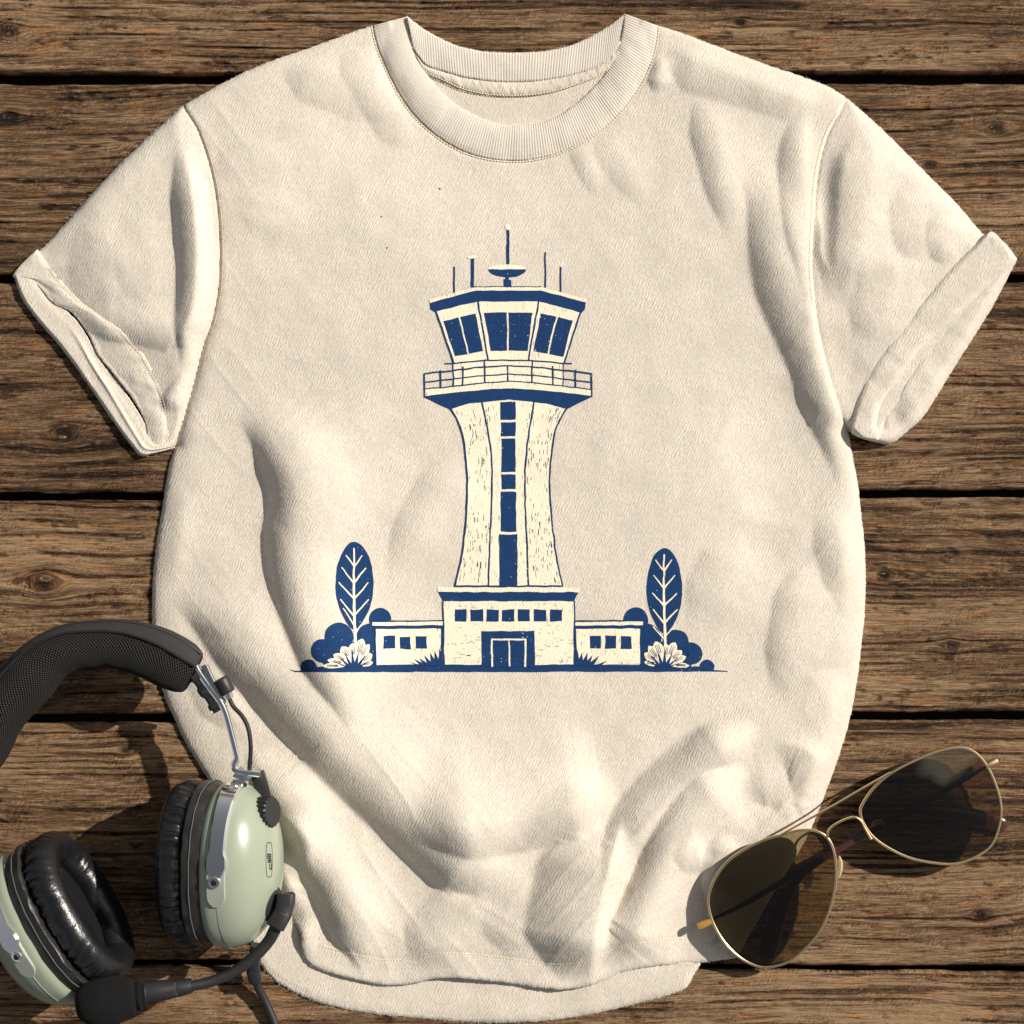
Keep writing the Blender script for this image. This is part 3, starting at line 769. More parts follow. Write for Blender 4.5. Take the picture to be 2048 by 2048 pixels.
def strip_mesh(name, A, B, n, m, zfun, mats, parent, ribs=0.0, skirt=0.0012):
    """band between two layout curves A and B; zfun(u, v, px, py) metres"""
    A = resample(A, n); B = resample(B, n)
    v = np.linspace(0, 1, m)
    PX = A[:, None, 0] * (1 - v) + B[:, None, 0] * v; PY = A[:, None, 1] * (1 - v) + B[:, None, 1] * v
    U = np.repeat(np.linspace(0, 1, n)[:, None], m, 1); VV = np.repeat(v[None], n, 0)
    PX = PX + 0.7 * vnoise(U * n / 2.2, VV * 0 + 2.2, 91) * ((VV < .01) | (VV > .99)); PY = PY + 0.7 * vnoise(U * n / 2.2, VV * 0 + 5.2, 92) * ((VV < .01) | (VV > .99))
    Z = zfun(U, VV, PX, PY)
    V3 = Wn(PX, PY, Z).reshape(-1, 3)
    idx = np.arange(n * m).reshape(n, m)
    q = np.stack([idx[:-1, :-1], idx[1:, :-1], idx[1:, 1:], idx[:-1, 1:]], -1).reshape(-1, 4)
    L = np.linalg.norm(np.diff(A, axis=0), axis=1).sum() * 0.5 + np.linalg.norm(np.diff(B, axis=0), axis=1).sum() * 0.5
    rib = (U * L / ribs).ravel() if ribs else np.zeros(n * m)
    b = len(V3)
    lo = V3[idx[:, 0]].copy(); lo[:, 2] -= skirt; hi = V3[idx[:, -1]].copy(); hi[:, 2] -= skirt
    V3 = np.vstack([V3, lo, hi])
    l0 = b + np.arange(n); h0 = b + n + np.arange(n)
    s = np.concatenate([np.stack([idx[1:, 0], idx[:-1, 0], l0[:-1], l0[1:]], -1), np.stack([idx[:-1, -1], idx[1:, -1], h0[1:], h0[:-1]], -1)])
    rib = np.concatenate([rib, rib.reshape(n, m)[:, 0], rib.reshape(n, m)[:, -1]])
    return np_mesh(name, V3, [q, s], mats, parent, True, {'rib': rib})

def end_lift(u): return smooth01(u / 0.06) * smooth01((1 - u) / 0.06)
def collar_z(u, v, px, py):
    bz = body_z(px.ravel(), py.ravel()).reshape(px.shape) / S
    h = np.minimum(bz, 16) * (1 - smooth01(v / 0.5)) + 13 * smooth01(v / 0.5) + 3.0 * np.sin(np.pi * np.clip(v, 0, 1))**0.8 - 3.5 * v**6 + 0.8 + 1.5 * vnoise(u * 9, v * 1.2, 95) + 1.0 * vnoise(u * 34, v * 2, 96)
    h = h * (0.55 + 0.45 * smooth01(np.minimum(u, 1 - u) / 0.10))
    h = np.where(v < 0.5, np.maximum(h, bz + 1.0), h)
    return h * S
collar = strip_mesh('collar', NECK_OUT, NECK_IN, 420, 18, collar_z, M_RIB, shirt, ribs=5.2, skirt=0.0028)
def bcollar_z(u, v, px, py):
    h = 9.5 + 3.0 * np.sin(np.pi * np.clip(v * 0.8 + 0.1, 0, 1)) + 3.5 * (1 - smooth01(np.minimum(u, 1 - u) / 0.16)) + 0.8 * vnoise(u * 14, v * 2, 97)
    return h * S
strip_mesh('back_collar', c_(back_top), c_(tape_top), 360, 12, bcollar_z, M_RIB, shirt, ribs=5.6, skirt=0.003)
def tape_z(u, v, px, py):
    return (9.2 + 3.2 * np.sin(np.pi * v)**0.6 + 0.7 * vnoise(u * 60, v * 2, 98)) * S
strip_mesh('neck_tape', c_(tape_top), c_(tape_bot), 300, 8, tape_z, M_FAB_IN, shirt, skirt=0.0022)

def surf_line(P, zf, off):
    P = resample(P, 240)
    z = zf(P[:, 0], P[:, 1]) + off
    return Wn(P[:, 0], P[:, 1], z)
upN = lambda P: np.tile([0, 0, 1.0], (len(P), 1))
tb = resample(c_(tape_bot)[2:-3], 200); tbz = np.full(len(tb), 10.2 * S)
L1 = Wn(tb[:, 0], tb[:, 1], tbz)
bm_obj('tape_stitching', dashes(L1, upN(L1), 0.0016, 0.0005, 0.00055), M_THREAD, shirt)
no2 = resample(NECK_OUT, 300); cen = np.array([1030, 60.])
no2 = no2 + (no2 - cen) / np.linalg.norm(no2 - cen, axis=1)[:, None] * 3.0
L2 = Wn(no2[:, 0], no2[:, 1], body_z(no2[:, 0], no2[:, 1]) + 0.0005)
bm_obj('collar_stitching', dashes(L2, upN(L2), 0.0016, 0.0007, 0.00045), M_THREAD, shirt)

# ---- sleeves
l_open = [(72, 500), (40, 532), (26, 554), (48, 556), (75, 572), (104, 605), (139, 622), (159, 644), (179, 674), (194, 708), (214, 733), (238, 763), (263, 795), (281, 825), (291, 850), (296, 890), (302, 903)]
l_bot = [(302, 903), (330, 896), (352, 888)]
l_top = [(366, 212), (318, 254), (228, 339), (132, 445), (85, 497), (72, 500)]
r_top = [(1694, 196), (1766, 260), (1845, 339), (1914, 408), (1967, 469), (1984, 463), (2030, 505), (2031, 520)]
r_out = [(2031, 520), (1978, 625), (1914, 726), (1851, 827), (1815, 862), (1782, 886)]
r_bot = [(1782, 886), (1761, 886), (1705, 866), (1690, 860)]
SL_OUT = [c_(l_top), c_(l_bot)]; L_OPEN = c_(l_open)
SR_OUT = [c_(r_top), c_(r_out), c_(r_bot)]
def under(arm, sgn, k=26):
    a = arm[::-1].copy() if sgn > 0 else arm.copy()
    a[:, 0] += sgn * k; return a
l_poly = np.vstack([c_(l_top), c_(l_open)[1:], c_(l_bot)[1:], under(ARM_L, 1)[3:-4]])
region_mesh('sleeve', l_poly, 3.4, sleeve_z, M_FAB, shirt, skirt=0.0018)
r_poly = np.vstack([c_(r_top), c_(r_out)[1:], c_(r_bot)[1:], under(ARM_R, -1)[4:-3]])
r_sleeve_poly = np.vstack([c_(r_top)[:-12], [(1940, 600), (1800, 800), (1760, 850)], c_(r_bot), under(ARM_R, -1)[4:-3]])
region_mesh('sleeve', r_sleeve_poly, 3.4, sleeve_z, M_FAB, shirt, skirt=0.0018)

# left cuff (front half, turned up) and the inside of the sleeve opening
l_cuff_in = [(75, 499), (104, 535), (129, 569), (169, 609), (214, 639), (248, 666), (278, 696), (298, 728), (315, 758), (330, 795), (337, 830), (338, 862), (330, 893)]
def lcuff_z(u, v, px, py):
    z = sleeve_z(px.ravel(), py.ravel()).reshape(px.shape) / S
    arch = np.clip(np.sin(np.pi * np.clip(v, 0.0, 1)), 0, 1)**0.5
    h = z + 1.0 - 1.2 * smooth01((v - 0.75) / 0.25) + 3.0 * arch * (1 - smooth01((v - 0.7) / 0.3)) + 1.5 * vnoise(u * 12, v * 2, 101) + 1.0 * vnoise(u * 30, v * 3, 102)
    h = h * (1 - 0.25 * (1 - v)**4)
    return np.maximum(h, 5) * S
strip_mesh('cuff', c_(l_open), c_(l_cuff_in), 240, 16, lcuff_z, M_FAB, shirt, skirt=0.0030)
l_back_out = [(28, 552), (45, 599), (82, 649), (124, 698), (174, 766), (224, 840), (263, 892), (283, 912), (310, 907), (350, 897)]
l_back_in = [(60, 540), (110, 600), (160, 650), (200, 720), (240, 770), (280, 830), (300, 870), (310, 885), (330, 885), (352, 880)]
def lback_z(u, v, px, py):
    h = 4 + 11 * smooth01(v / 0.10) * (1 - 0.22 * smooth01((v - 0.62) / 0.30)) + 1.2 * vnoise(u * 14, v * 3, 103) + 4 * np.exp(-((v - 0.52 - 0.15 * np.sin(u * 5)) / 0.07)**2) * smooth01((u - 0.25) / 0.2)
    h = h * (1 - 0.5 * np.exp(-((v) / 0.04)**2))
    return np.maximum(h, 3) * S
strip_mesh('sleeve_lining', c_(l_back_out), c_(l_back_in), 260, 24, lback_z, M_FAB_IN, shirt, skirt=0.0012)

# right cuff: a doubled roll standing above the sleeve
r_cuff_in = [(1984, 463), (1967, 472), (1898, 530), (1851, 583), (1792, 652), (1750, 710), (1718, 768), (1705, 822), (1703, 868)]
r_cuff_out = [(1990, 466), (2031, 512), (2026, 535), (1978, 625), (1914, 726), (1851, 827), (1815, 862), (1782, 887), (1750, 884), (1712, 872)]
CREASE = c_([(2027, 524), (1963, 582), (1913, 634), (1864, 680), (1814, 745), (1770, 812), (1760, 850)])
def rcuff_z(u, v, px, py):
    dc, sd_, uu = dist_polyline(px, py, CREASE)
    h = 40 + 0 * u
    edge = np.minimum(np.minimum(v, 1 - v) * 110, np.minimum(u, 1 - u) * 480)
    h = 8 + (h - 8) * roll(edge, 20)
    h -= (8 + 5 * smooth01((uu - 0.4) / 0.4)) * np.exp(-(dc / (4 + 7 * uu))**2) * smooth01(uu / 0.1)
    h -= np.where(sd_ < 0, 6 * smooth01(dc / 10), 0)
    h += 1.6 * vnoise(u * 14, v * 2, 104) * smooth01((u - 0.25) / 0.3) + 0.6 * vnoise(u * 30, v * 4, 105)
    h -= 9 * np.exp(-(((px - 1788) / 24)**2 + ((py - 835) / 26)**2))
    h -= np.where(sd_ > 0, 0, 0)
    return np.maximum(h, 4) * S
strip_mesh('cuff', c_(r_cuff_in), c_(r_cuff_out), 300, 34, rcuff_z, M_FAB, shirt, skirt=0.006)

# seam line beads along the visible armholes
def seam(P, zf, off=0.0004):
    P = resample(P, 200); L = Wn(P[:, 0], P[:, 1], zf(P[:, 0], P[:, 1]) + off)
    return bm_obj('armhole_stitching', dashes(L, upN(L), 0.0013, 0.0006, 0.00028), M_THREAD, shirt)
sl = ARM_L + np.array([5.0, 0]); sr = ARM_R + np.array([-6.0, 0])
seam(sl[6:40], body_z); seam(sr[24:-5], body_z)
lc = np.array(c_(l_cuff_in)) + np.array([-4.0, 4.0])
P = resample(lc[6:60], 200)
L3 = Wn(P[:, 0], P[:, 1], sleeve_z(P[:, 0], P[:, 1]) + 2.0 * S)
bm_obj('cuff_stitching', dashes(L3, upN(L3), 0.0013, 0.0008, 0.00028), M_THREAD, shirt)

hs = resample(HEM, 400); hs = hs[(hs[:, 0] > 640) & (hs[:, 0] < 1450)] + np.array([0, -50.0])
L4 = Wn(hs[:, 0], hs[:, 1], body_z(hs[:, 0], hs[:, 1]) + 0.0003)
bm_obj('hem_stitching', dashes(L4, upN(L4), 0.0014, 0.0009, 0.00026), M_THREAD, shirt)

# loose fibres standing off the edges of the cloth
def fibres(paths, per):
    V, F = [], []
    rs = np.random.RandomState(11)
    for P, zc in paths:
        L = np.linalg.norm(np.diff(P, axis=0), axis=1).sum(); n = int(L * per)
        Q = resample(P, n)
        T = np.gradient(Q, axis=0); T /= np.linalg.norm(T, axis=1)[:, None] + 1e-9
        for k in range(n):
            q = Q[k] + rs.normal(0, 1.0, 2); a = math.atan2(T[k][1], T[k][0]) + rs.uniform(-1.3, 1.3) + (math.pi if rs.rand() < .5 else 0)
            ln = rs.uniform(1.5, 4.2); b = a + rs.uniform(-0.8, 0.8); z = zc + rs.uniform(-1, 1.5)
            p1 = q + ln * .5 * np.array([math.cos(a), math.sin(a)]); p2 = p1 + ln * .5 * np.array([math.cos(b), math.sin(b)])
            nv = np.array([-math.sin(a), math.cos(a)]) * 0.30
            i0 = len(V)
            for p, w in ((q - nv, 0), (q + nv, 0), (p1 - nv, .8), (p1 + nv, .8), (p2, 1.4)): V.append(tuple(W(p[0], p[1], (z + w) * S)))
            F.append((i0, i0 + 2, i0 + 3, i0 + 1)); F.append((i0 + 2, i0 + 4, i0 + 4, i0 + 3))
    F = np.array(F); q4 = F[0::2]; t3 = F[1::2][:, [0, 1, 3]]
    return np_mesh('edge_fibres', np.array(V), [q4, t3], M_FIB, shirt)
M_FIB = NT('loose_fibre').set(Base_Color=(0.74, 0.67, 0.57), Roughness=0.9)
fb = fibres([(SIDES[0], 5), (SIDES[2], 5), (SIDES[3], 5), (HEM, 10), (BH, 5), (c_(l_top), 5), (c_(r_top), 5), (c_(r_out), 7), (c_(l_back_out), 5), (c_(back_top), 10), (NECK_IN, 14), (c_(r_cuff_in), 22)], 0.20)
fb['kind'] = 'stuff'

# three specks of lint caught on the chest
M_LINT = NT('brown_lint').set(Base_Color=(0.10, 0.07, 0.05), Roughness=0.9)
for x, y, a, ln in ((880, 377, .6, 5), (763, 433, 1.9, 3), (775, 495, 1.2, 3)):
    q = [(x - ln / 2 * math.cos(a), y - ln / 2 * math.sin(a)), (x, y + .8), (x + ln / 2 * math.cos(a), y + ln / 2 * math.sin(a))]
    zz_ = body_z(np.array([float(x)]), np.array([float(y)]))[0] + 0.0004
    bm_obj('lint', sweep([W(qx, qy, zz_) for qx, qy in q], 0.00032, 6), M_LINT, shirt)

# ---- the print
PO = np.array([560.0, 420.0]); PK = 0.5073
SH = []     # (layer, ink, polygon in print units)
def poly(layer, inkn, pts): SH.append((layer, inkn, np.array(pts, float)))
def rect(layer, inkn, x0, y0, x1, y1):
    w = lambda: random.uniform(-1.2, 1.2)
    poly(layer, inkn, [(x0+w(), y0+w()), (x1+w(), y0+w()), (x1+w(), y1+w()), (x0+w(), y1+w())])
def stroke(layer, inkn, pts, w, w2=None, curve=False):
    P = np.array(pts, float)
    if curve: P = catmull(P, 5)
    n = len(P); T = np.gradient(P, axis=0); T /= np.linalg.norm(T, axis=1)[:, None]
    N = np.stack([-T[:, 1], T[:, 0]], -1)
    ww = np.linspace(w, w if w2 is None else w2, n)[:, None] / 2
    ww = ww * (1 + 0.12 * vnoise(P[:, 0] / 30, P[:, 1] / 30, 77))[:, None]
    poly(layer, inkn, np.vstack([P + N*ww, (P - N*ww)[::-1]]))
def ell(layer, inkn, cx, cy, rx, ry, clip=None, n=36, a0=0, a1=360, rot=0):
    a = np.radians(np.linspace(a0, a1, n, endpoint=(a1 - a0) < 360))
    x = rx*np.cos(a); y = ry*np.sin(a); c, s = math.cos(R(rot)), math.sin(R(rot))
    P = np.stack([cx + x*c - y*s, cy + x*s + y*c], -1)
    if clip is not None: P[:, 1] = np.minimum(P[:, 1], clip)
    poly(layer, inkn, P)
N_, C_ = 0, 1
# bushes
for cx, cy, r_ in [(395, 1612, 44), (232, 1682, 57), (170, 1738, 48), (112, 1802, 32), (360, 1690, 62), (225, 1765, 60), (300, 1760, 60), (350, 1775, 40)]:
    ell(0, N_, cx, cy, r_, r_ * (0.98), 1820)
for cx, cy, r_ in [(1403, 1616, 50), (1442, 1690, 62), (1560, 1705, 52), (1622, 1748, 44), (1683, 1800, 29), (1500, 1760, 60), (1570, 1775, 55), (1460, 1775, 45)]:
    ell(0, N_, cx, cy, r_, r_ * (0.98), 1820)
poly(0, N_, [(35, 1813), (60, 1817), (85, 1815), (160, 1800), (380, 1794), (640, 1790), (1160, 1790), (1420, 1795), (1650, 1800), (1700, 1812), (1763, 1816), (1763, 1820), (60, 1822)])
# trees
def tree(cx, top, bot, rx, stem_top, veins):
    n = 30; P = []
    for k in range(2*n):
        a = math.pi * k / n
        y = -math.cos(a); x = math.sin(a)
        yy = (top + bot)/2 + y*(bot - top)/2
        xx = cx + x*rx*(1 - 0.10*max(0, y)) * (1 - 0.28*max(0, y)**3)
        P.append((xx, yy))
    poly(1, N_, P)
    stroke(5, C_, [(cx - 2, stem_top), (cx - 2, stem_top + 200), (cx + 3, 1725)], 6, 11)
    for y0, dx1, y1, dx2, y2 in veins:
        stroke(5, C_, [(cx - 2, y0), (cx + dx1, y1)], 7, 4); stroke(5, C_, [(cx - 2, y0), (cx + dx2, y2)], 7, 4)
tree(294, 1308, 1655, 75, 1333, [(1405, -35, 1360, 30, 1362), (1470, -50, 1410, 45, 1410), (1533, -62, 1467, 55, 1467), (1602, -55, 1535, 55, 1535)])
stroke(4, C_, [(293, 1640), (250, 1570)], 4); stroke(4, C_, [(297, 1665), (340, 1615)], 4)
tree(1516, 1332, 1670, 70, 1358, [(1425, -34, 1380, 30, 1378), (1492, -42, 1440, 42, 1440), (1560, -48, 1510, 48, 1510), (1630, -45, 1575, 50, 1575)])
stroke(4, C_, [(1512, 1690), (1470, 1640)], 5); stroke(4, C_, [(1518, 1680), (1555, 1640)], 5)
# fan plants
def fan(cx, by, tips, spikes):
    for tx, ty, w in tips:
        d = np.array([tx - cx, ty - by]); L = np.linalg.norm(d); a = math.degrees(math.atan2(d[1], d[0]))
        P = []
        for k in range(25):
            t = k / 24; P.append((t, math.sin(math.pi * t**1.9)**0.8 * w))
        for k in range(25):
            t = 1 - k / 24; P.append((t, -math.sin(math.pi * t**1.9)**0.8 * w))
        P = np.array(P); c, s = math.cos(R(a)), math.sin(R(a))
        Q = np.stack([cx + P[:, 0]*L*c - P[:, 1]*s, by + P[:, 0]*L*s + P[:, 1]*c], -1)
        poly(3, C_, Q)
        for f in (-0.35, 0.0, 0.35):
            e = np.array([cx, by]) + d*0.86; nn = np.array([-d[1], d[0]])/L
            stroke(4, N_, [np.array([cx, by]) + d*0.5 + nn*f*w*0.8, e + nn*f*w], 3.0, 1.5)
    for tx, ty in spikes:
        poly(5, N_, [(cx + (tx - cx)*0.25 - 9, by + 6), (tx, ty), (cx + (tx - cx)*0.25 + 9, by + 6)])
fan(292, 1796, [(166, 1797, 10), (188, 1775, 13), (210, 1752, 17), (243, 1722, 20), (285, 1708, 19), (325, 1690, 20), (352, 1712, 18), (364, 1750, 16), (366, 1782, 12)],
    [(205, 1778), (228, 1758), (255, 1745), (285, 1735), (312, 1738), (340, 1750), (358, 1772)])
fan(1514, 1796, [(1436, 1780, 12), (1436, 1745, 17), (1452, 1718, 18), (1482, 1700, 20), (1525, 1712, 18), (1560, 1705, 19), (1585, 1735, 17), (1600, 1760, 15), (1614, 1795, 10)],
    [(1442, 1770), (1460, 1752), (1490, 1738), (1520, 1735), (1548, 1745), (1572, 1760), (1595, 1780)])
# wings
for (a, b, c1, c2, sgn) in ((375, 637, 365, 640, 1), (1165, 1422, 1163, 1431, 1)):
    poly(2, N_, [(a - 6, 1617), (b + 4, 1617), (b + 4, 1655), (a - 2, 1655)])
    poly(3, C_, [(c1, 1625), (c2, 1622), (c2, 1636), (c1, 1639)])
    poly(3, C_, [(a, 1652), (b - 2, 1650), (b - 2, 1790), (a + 3, 1793)])
    stroke(4, N_, [(a, 1645), (a + 3, 1795)], 5); stroke(4, N_, [(b, 1645), (b, 1795)], 5)
for x0, y0 in ((410, 1680), (473, 1682), (535, 1680), (1222, 1679), (1282, 1680), (1343, 1681)): rect(4, N_, x0, y0, x0 + 43, y0 + 49)
for tx, ty, bx in [(508, 1782, 560), (528, 1768, 570), (548, 1766, 585), (568, 1755, 600), (592, 1745, 612), (610, 1738, 622), (631, 1728, 634)]:
    poly(5, N_, [(bx - 16, 1797), (tx, ty), (bx + 12, 1797)])
for tx, ty, bx in [(1170, 1730, 1172), (1190, 1744, 1182), (1212, 1745, 1195), (1232, 1756, 1205), (1258, 1758, 1220), (1292, 1776, 1245)]:
    poly(5, N_, [(bx - 12, 1797), (tx, ty), (bx + 16, 1797)])
# main block
poly(3, C_, [(645, 1538), (1160, 1538), (1158, 1792), (648, 1792)])
stroke(4, N_, [(643, 1540), (646, 1792)], 6); stroke(4, N_, [(1161, 1540), (1160, 1792)], 6)
poly(4, N_, [(624, 1506), (1178, 1506), (1166, 1528), (1160, 1542), (644, 1542), (636, 1528)])
poly(4, C_, [(620, 1488), (1183, 1488), (1180, 1506), (623, 1506)])
for x0 in (688, 752, 814, 876, 938, 1001, 1064): rect(4, N_, x0, 1575, x0 + 48, 1622)
rect(4, N_, 793, 1660, 1006, 1800)
stroke(5, C_, [(836, 1800), (836, 1745), (835, 1693)], 7); stroke(5, C_, [(832, 1693), (971, 1693)], 7); stroke(5, C_, [(968, 1693), (968, 1800)], 7)
stroke(5, C_, [(903, 1697), (904, 1798)], 6)
# shaft
left = [(672, 783), (700, 830), (718, 880), (730, 960), (738, 1050), (738, 1150), (730, 1250), (715, 1370), (688, 1482)]
right = [(1128, 783), (1102, 830), (1082, 880), (1070, 960), (1063, 1050), (1065, 1150), (1075, 1250), (1090, 1370), (1114, 1482)]
Lc, Rc = catmull(left, 5), catmull(right, 5)
poly(3, C_, np.vstack([Lc, Rc[::-1], [(1050, 758), (900, 746), (750, 758)]]))
stroke(4, N_, left, 7, curve=True); stroke(4, N_, right, 7, curve=True); stroke(4, N_, [(685, 1482), (900, 1483), (1116, 1482)], 6)
stroke(4, N_, [(797, 755), (815, 850), (832, 960), (836, 1050), (832, 1200), (825, 1350), (822, 1480)], 7, curve=True)
stroke(4, N_, [(1002, 755), (985, 850), (972, 960), (966, 1050), (968, 1200), (975, 1350), (980, 1480)], 7, curve=True)
for x0, y0, x1, y1 in ((868, 757, 928, 826), (871, 836, 930, 893), (874, 902, 930, 1033), (872, 1043, 930, 1101), (869, 1111, 932, 1270), (865, 1279, 936, 1484)): rect(4, N_, x0, y0, x1, y1)
# cab
poly(2, C_, [(683, 590), (1118, 590), (1112, 705), (688, 705)])
poly(3, C_, [(612, 398), (780, 358), (1020, 358), (1188, 398), (1120, 605), (985, 590), (818, 590), (683, 605)])
poly(4, N_, [(643, 438), (770, 406), (802, 556), (690, 577)]); poly(4, N_, [(803, 404), (996, 404), (977, 555), (832, 555)]); poly(4, N_, [(1028, 406), (1155, 436), (1116, 578), (1000, 556)])
for a, b, c, d in ((615, 400, 687, 607), (1186, 400, 1118, 607), (780, 360, 821, 590), (1020, 360, 979, 590)): stroke(4, N_, [(a, b), (c, d)], 7)
for a, b, c, d in ((705, 421, 744, 568), (898, 404, 898, 556), (1092, 420, 1056, 567)): stroke(5, C_, [(a, b), (c, d)], 6)
stroke(4, N_, [(650, 606), (690, 605)], 5); stroke(4, N_, [(1112, 605), (1150, 606)], 5); stroke(4, N_, [(684, 606), (810, 592), (990, 592), (1117, 606)], 6)
for x in (684, 1116): stroke(4, N_, [(x, 606), (x, 700)], 4)
# roof
poly(4, N_, [(592, 366), (770, 317), (1025, 317), (1206, 364), (1203, 392), (1190, 405), (1020, 361), (780, 361), (610, 401), (594, 390)])
poly(4, C_, [(590, 354), (770, 304), (1025, 304), (1208, 351), (1207, 364), (1025, 317), (770, 317), (592, 366)])
stroke(4, N_, [(765, 302), (1030, 302)], 4)
# antennae
for x, y0, y1, w in ((686, 222, 325, 6), (759, 192, 304, 13), (899, 78, 215, 11), (1046, 165, 306, 6), (1107, 223, 324, 6)): stroke(4, N_, [(x, y0), (x, (y0+y1)/2), (x, y1)], w)
ell(4, C_, 759, 186, 22, 6); ell(4, C_, 899, 66, 11, 11)
ell(2, C_, 896, 234, 75, 19); ell(3, N_, 896, 234, 74, 31, n=24, a0=0, a1=180)
rect(4, N_, 889, 258, 904, 282); rect(4, N_, 883, 274, 912, 302)
# gallery
tops = [(566, 708), (690, 694), (805, 681), (900, 676), (1000, 681), (1112, 694), (1232, 708)]
bots = [(566, 734), (690, 719), (805, 707), (900, 703), (1000, 707), (1112, 719), (1232, 734)]
poly(4, C_, tops + bots[::-1])
poly(4, N_, bots + [(1230, 738), (1130, 785), (1050, 762), (900, 748), (750, 762), (670, 785), (568, 738)])
stroke(5, N_, tops, 5)
for dy, w in ((-63, 6), (-29, 5)): stroke(5, N_, [(x + (4 if i == 0 else (-4 if i == 6 else 0)), y + dy) for i, (x, y) in enumerate(tops)], w)
for x, y0, y1 in ((570, 643, 738), (633, 630, 702), (720, 617, 692), (807, 592, 682), (897, 613, 678), (994, 592, 682), (1075, 615, 690), (1165, 630, 702), (1229, 643, 738)): stroke(5, N_, [(x, y0), (x, y1)], 6)

# dashed hatching down the sides of the shaft, a few marks on the walls
def inside_shaft(x, y): return np.interp(y, Lc[:, 1], Lc[:, 0]) + 9 < x < np.interp(y, Rc[:, 1], Rc[:, 0]) - 9
for k in range(260):
    side_ = random.choice((0, 1)); y0 = random.choice((random.uniform(775, 1000), random.uniform(1180, 1470), random.uniform(775, 1470)))
    fr_ = random.uniform(0.04, 1.0)
    xa = np.interp(y0, Lc[:, 1], Lc[:, 0]) if side_ == 0 else np.interp(y0, Rc[:, 1], Rc[:, 0])
    xb = 830 if side_ == 0 else 972
    x0 = xa + (xb - xa) * fr_**1.6; L_h = random.uniform(6, 26)
    dx_ = (np.interp(y0 + L_h, Lc[:, 1], Lc[:, 0]) - np.interp(y0, Lc[:, 1], Lc[:, 0])) * (1 if side_ == 0 else -1) * (1 - fr_)
    if inside_shaft(x0, y0) and inside_shaft(x0 + dx_, y0 + L_h) and y0 + L_h < 1478: stroke(4, N_, [(x0, y0), (x0 + dx_ * .5, y0 + L_h * .5), (x0 + dx_, y0 + L_h)], random.uniform(1.4, 2.6))
for k in range(60):
    x0 = random.choice((random.uniform(655, 785), random.uniform(1012, 1140))); y0 = random.uniform(1550, 1780)
    if 1568 < y0 < 1630: continue
    w_ = random.uniform(6, 22)
    stroke(4, N_, [(x0, y0), (x0 + w_ * .5, y0 + random.uniform(-.6, .6)), (x0 + w_, y0)], random.uniform(1.2, 2.2))

bm = bmesh.new()
lay = bm.verts.layers.int.new('lay')
for ly, inkn, P in SH:
    P = PO + P * PK
    vsx = [bm.verts.new((x, y, 0)) for x, y in P]
    for v in vsx: v[lay] = ly
    try: f = bm.faces.new(vsx)
    except ValueError: continue
    f.material_index = inkn
bmesh.ops.triangulate(bm, faces=bm.faces[:])
for axis in (0, 1):
    lo, hi = (570, 1460) if axis == 0 else (440, 1350)
    for k in np.arange(lo, hi, 9.0):
        co = (k, 0, 0) if axis == 0 else (0, k, 0); no = (1, 0, 0) if axis == 0 else (0, 1, 0)
        geom = [f for f in bm.faces if min(v.co[axis] for v in f.verts) < k < max(v.co[axis] for v in f.verts)]
        if not geom: continue
        gg = set(geom); ed = {e for f in geom for e in f.edges}; ve = {v for f in geom for v in f.verts}
        bmesh.ops.bisect_plane(bm, geom=list(gg) + list(ed) + list(ve), plane_co=co, plane_no=no, dist=1e-5)
bm.verts.ensure_lookup_table()
px = np.array([v.co.x for v in bm.verts]); py = np.array([v.co.y for v in bm.verts])
# layer of new vertices: take the largest layer of the face's original vertices through connectivity
ly = np.array([v[lay] for v in bm.verts], float)
parent_i = list(range(len(bm.verts)))
def find(i):
    while parent_i[i] != i:
        parent_i[i] = parent_i[parent_i[i]]; i = parent_i[i]
    return i
bm.verts.index_update()
for e in bm.edges:
    a, b = find(e.verts[0].index), find(e.verts[1].index)
    if a != b: parent_i[a] = b
root = np.array([find(i) for i in range(len(parent_i))])
mx = {}
for i, r_ in enumerate(root): mx[r_] = max(mx.get(r_, 0), ly[i])
ly = np.array([mx[r_] for r_ in root])
px = px + 0.9 * vnoise(px / 17, py / 17, 141) + 0.35 * vnoise(px / 5, py / 5, 143); py = py + 0.9 * vnoise(px / 17, py / 17, 142) + 0.35 * vnoise(px / 5, py / 5, 144)
eps = 1.5
h0 = body_z(px, py); hx = body_z(px + eps, py); hy = body_z(px, py + eps)
nrm = np.stack([-(hx - h0) / (eps * S), (hy - h0) / (eps * S), np.ones_like(h0)], -1)
nrm /= np.linalg.norm(nrm, axis=1)[:, None]
V3 = Wn(px, py, h0 + 0.00016 + ly * 0.00007)
for v, c in zip(bm.verts, V3): v.co = c
for f in bm.faces:
    f.normal_update()
    if f.normal.z < 0: f.normal_flip()
me = bpy.data.meshes.new('tower_print'); bm.to_mesh(me); bm.free()
o = link('tower_print', me, [M_NAVY, M_CREAM], shirt)
me.normals_split_custom_set_from_vertices([tuple(n) for n in nrm])

# ================================================================== AVIATION HEADSET
headset = empty('aviation_headset', W(300, 1650, 0), 'black padded aviation headset with sage green ear cups and a boom microphone', 'headset')

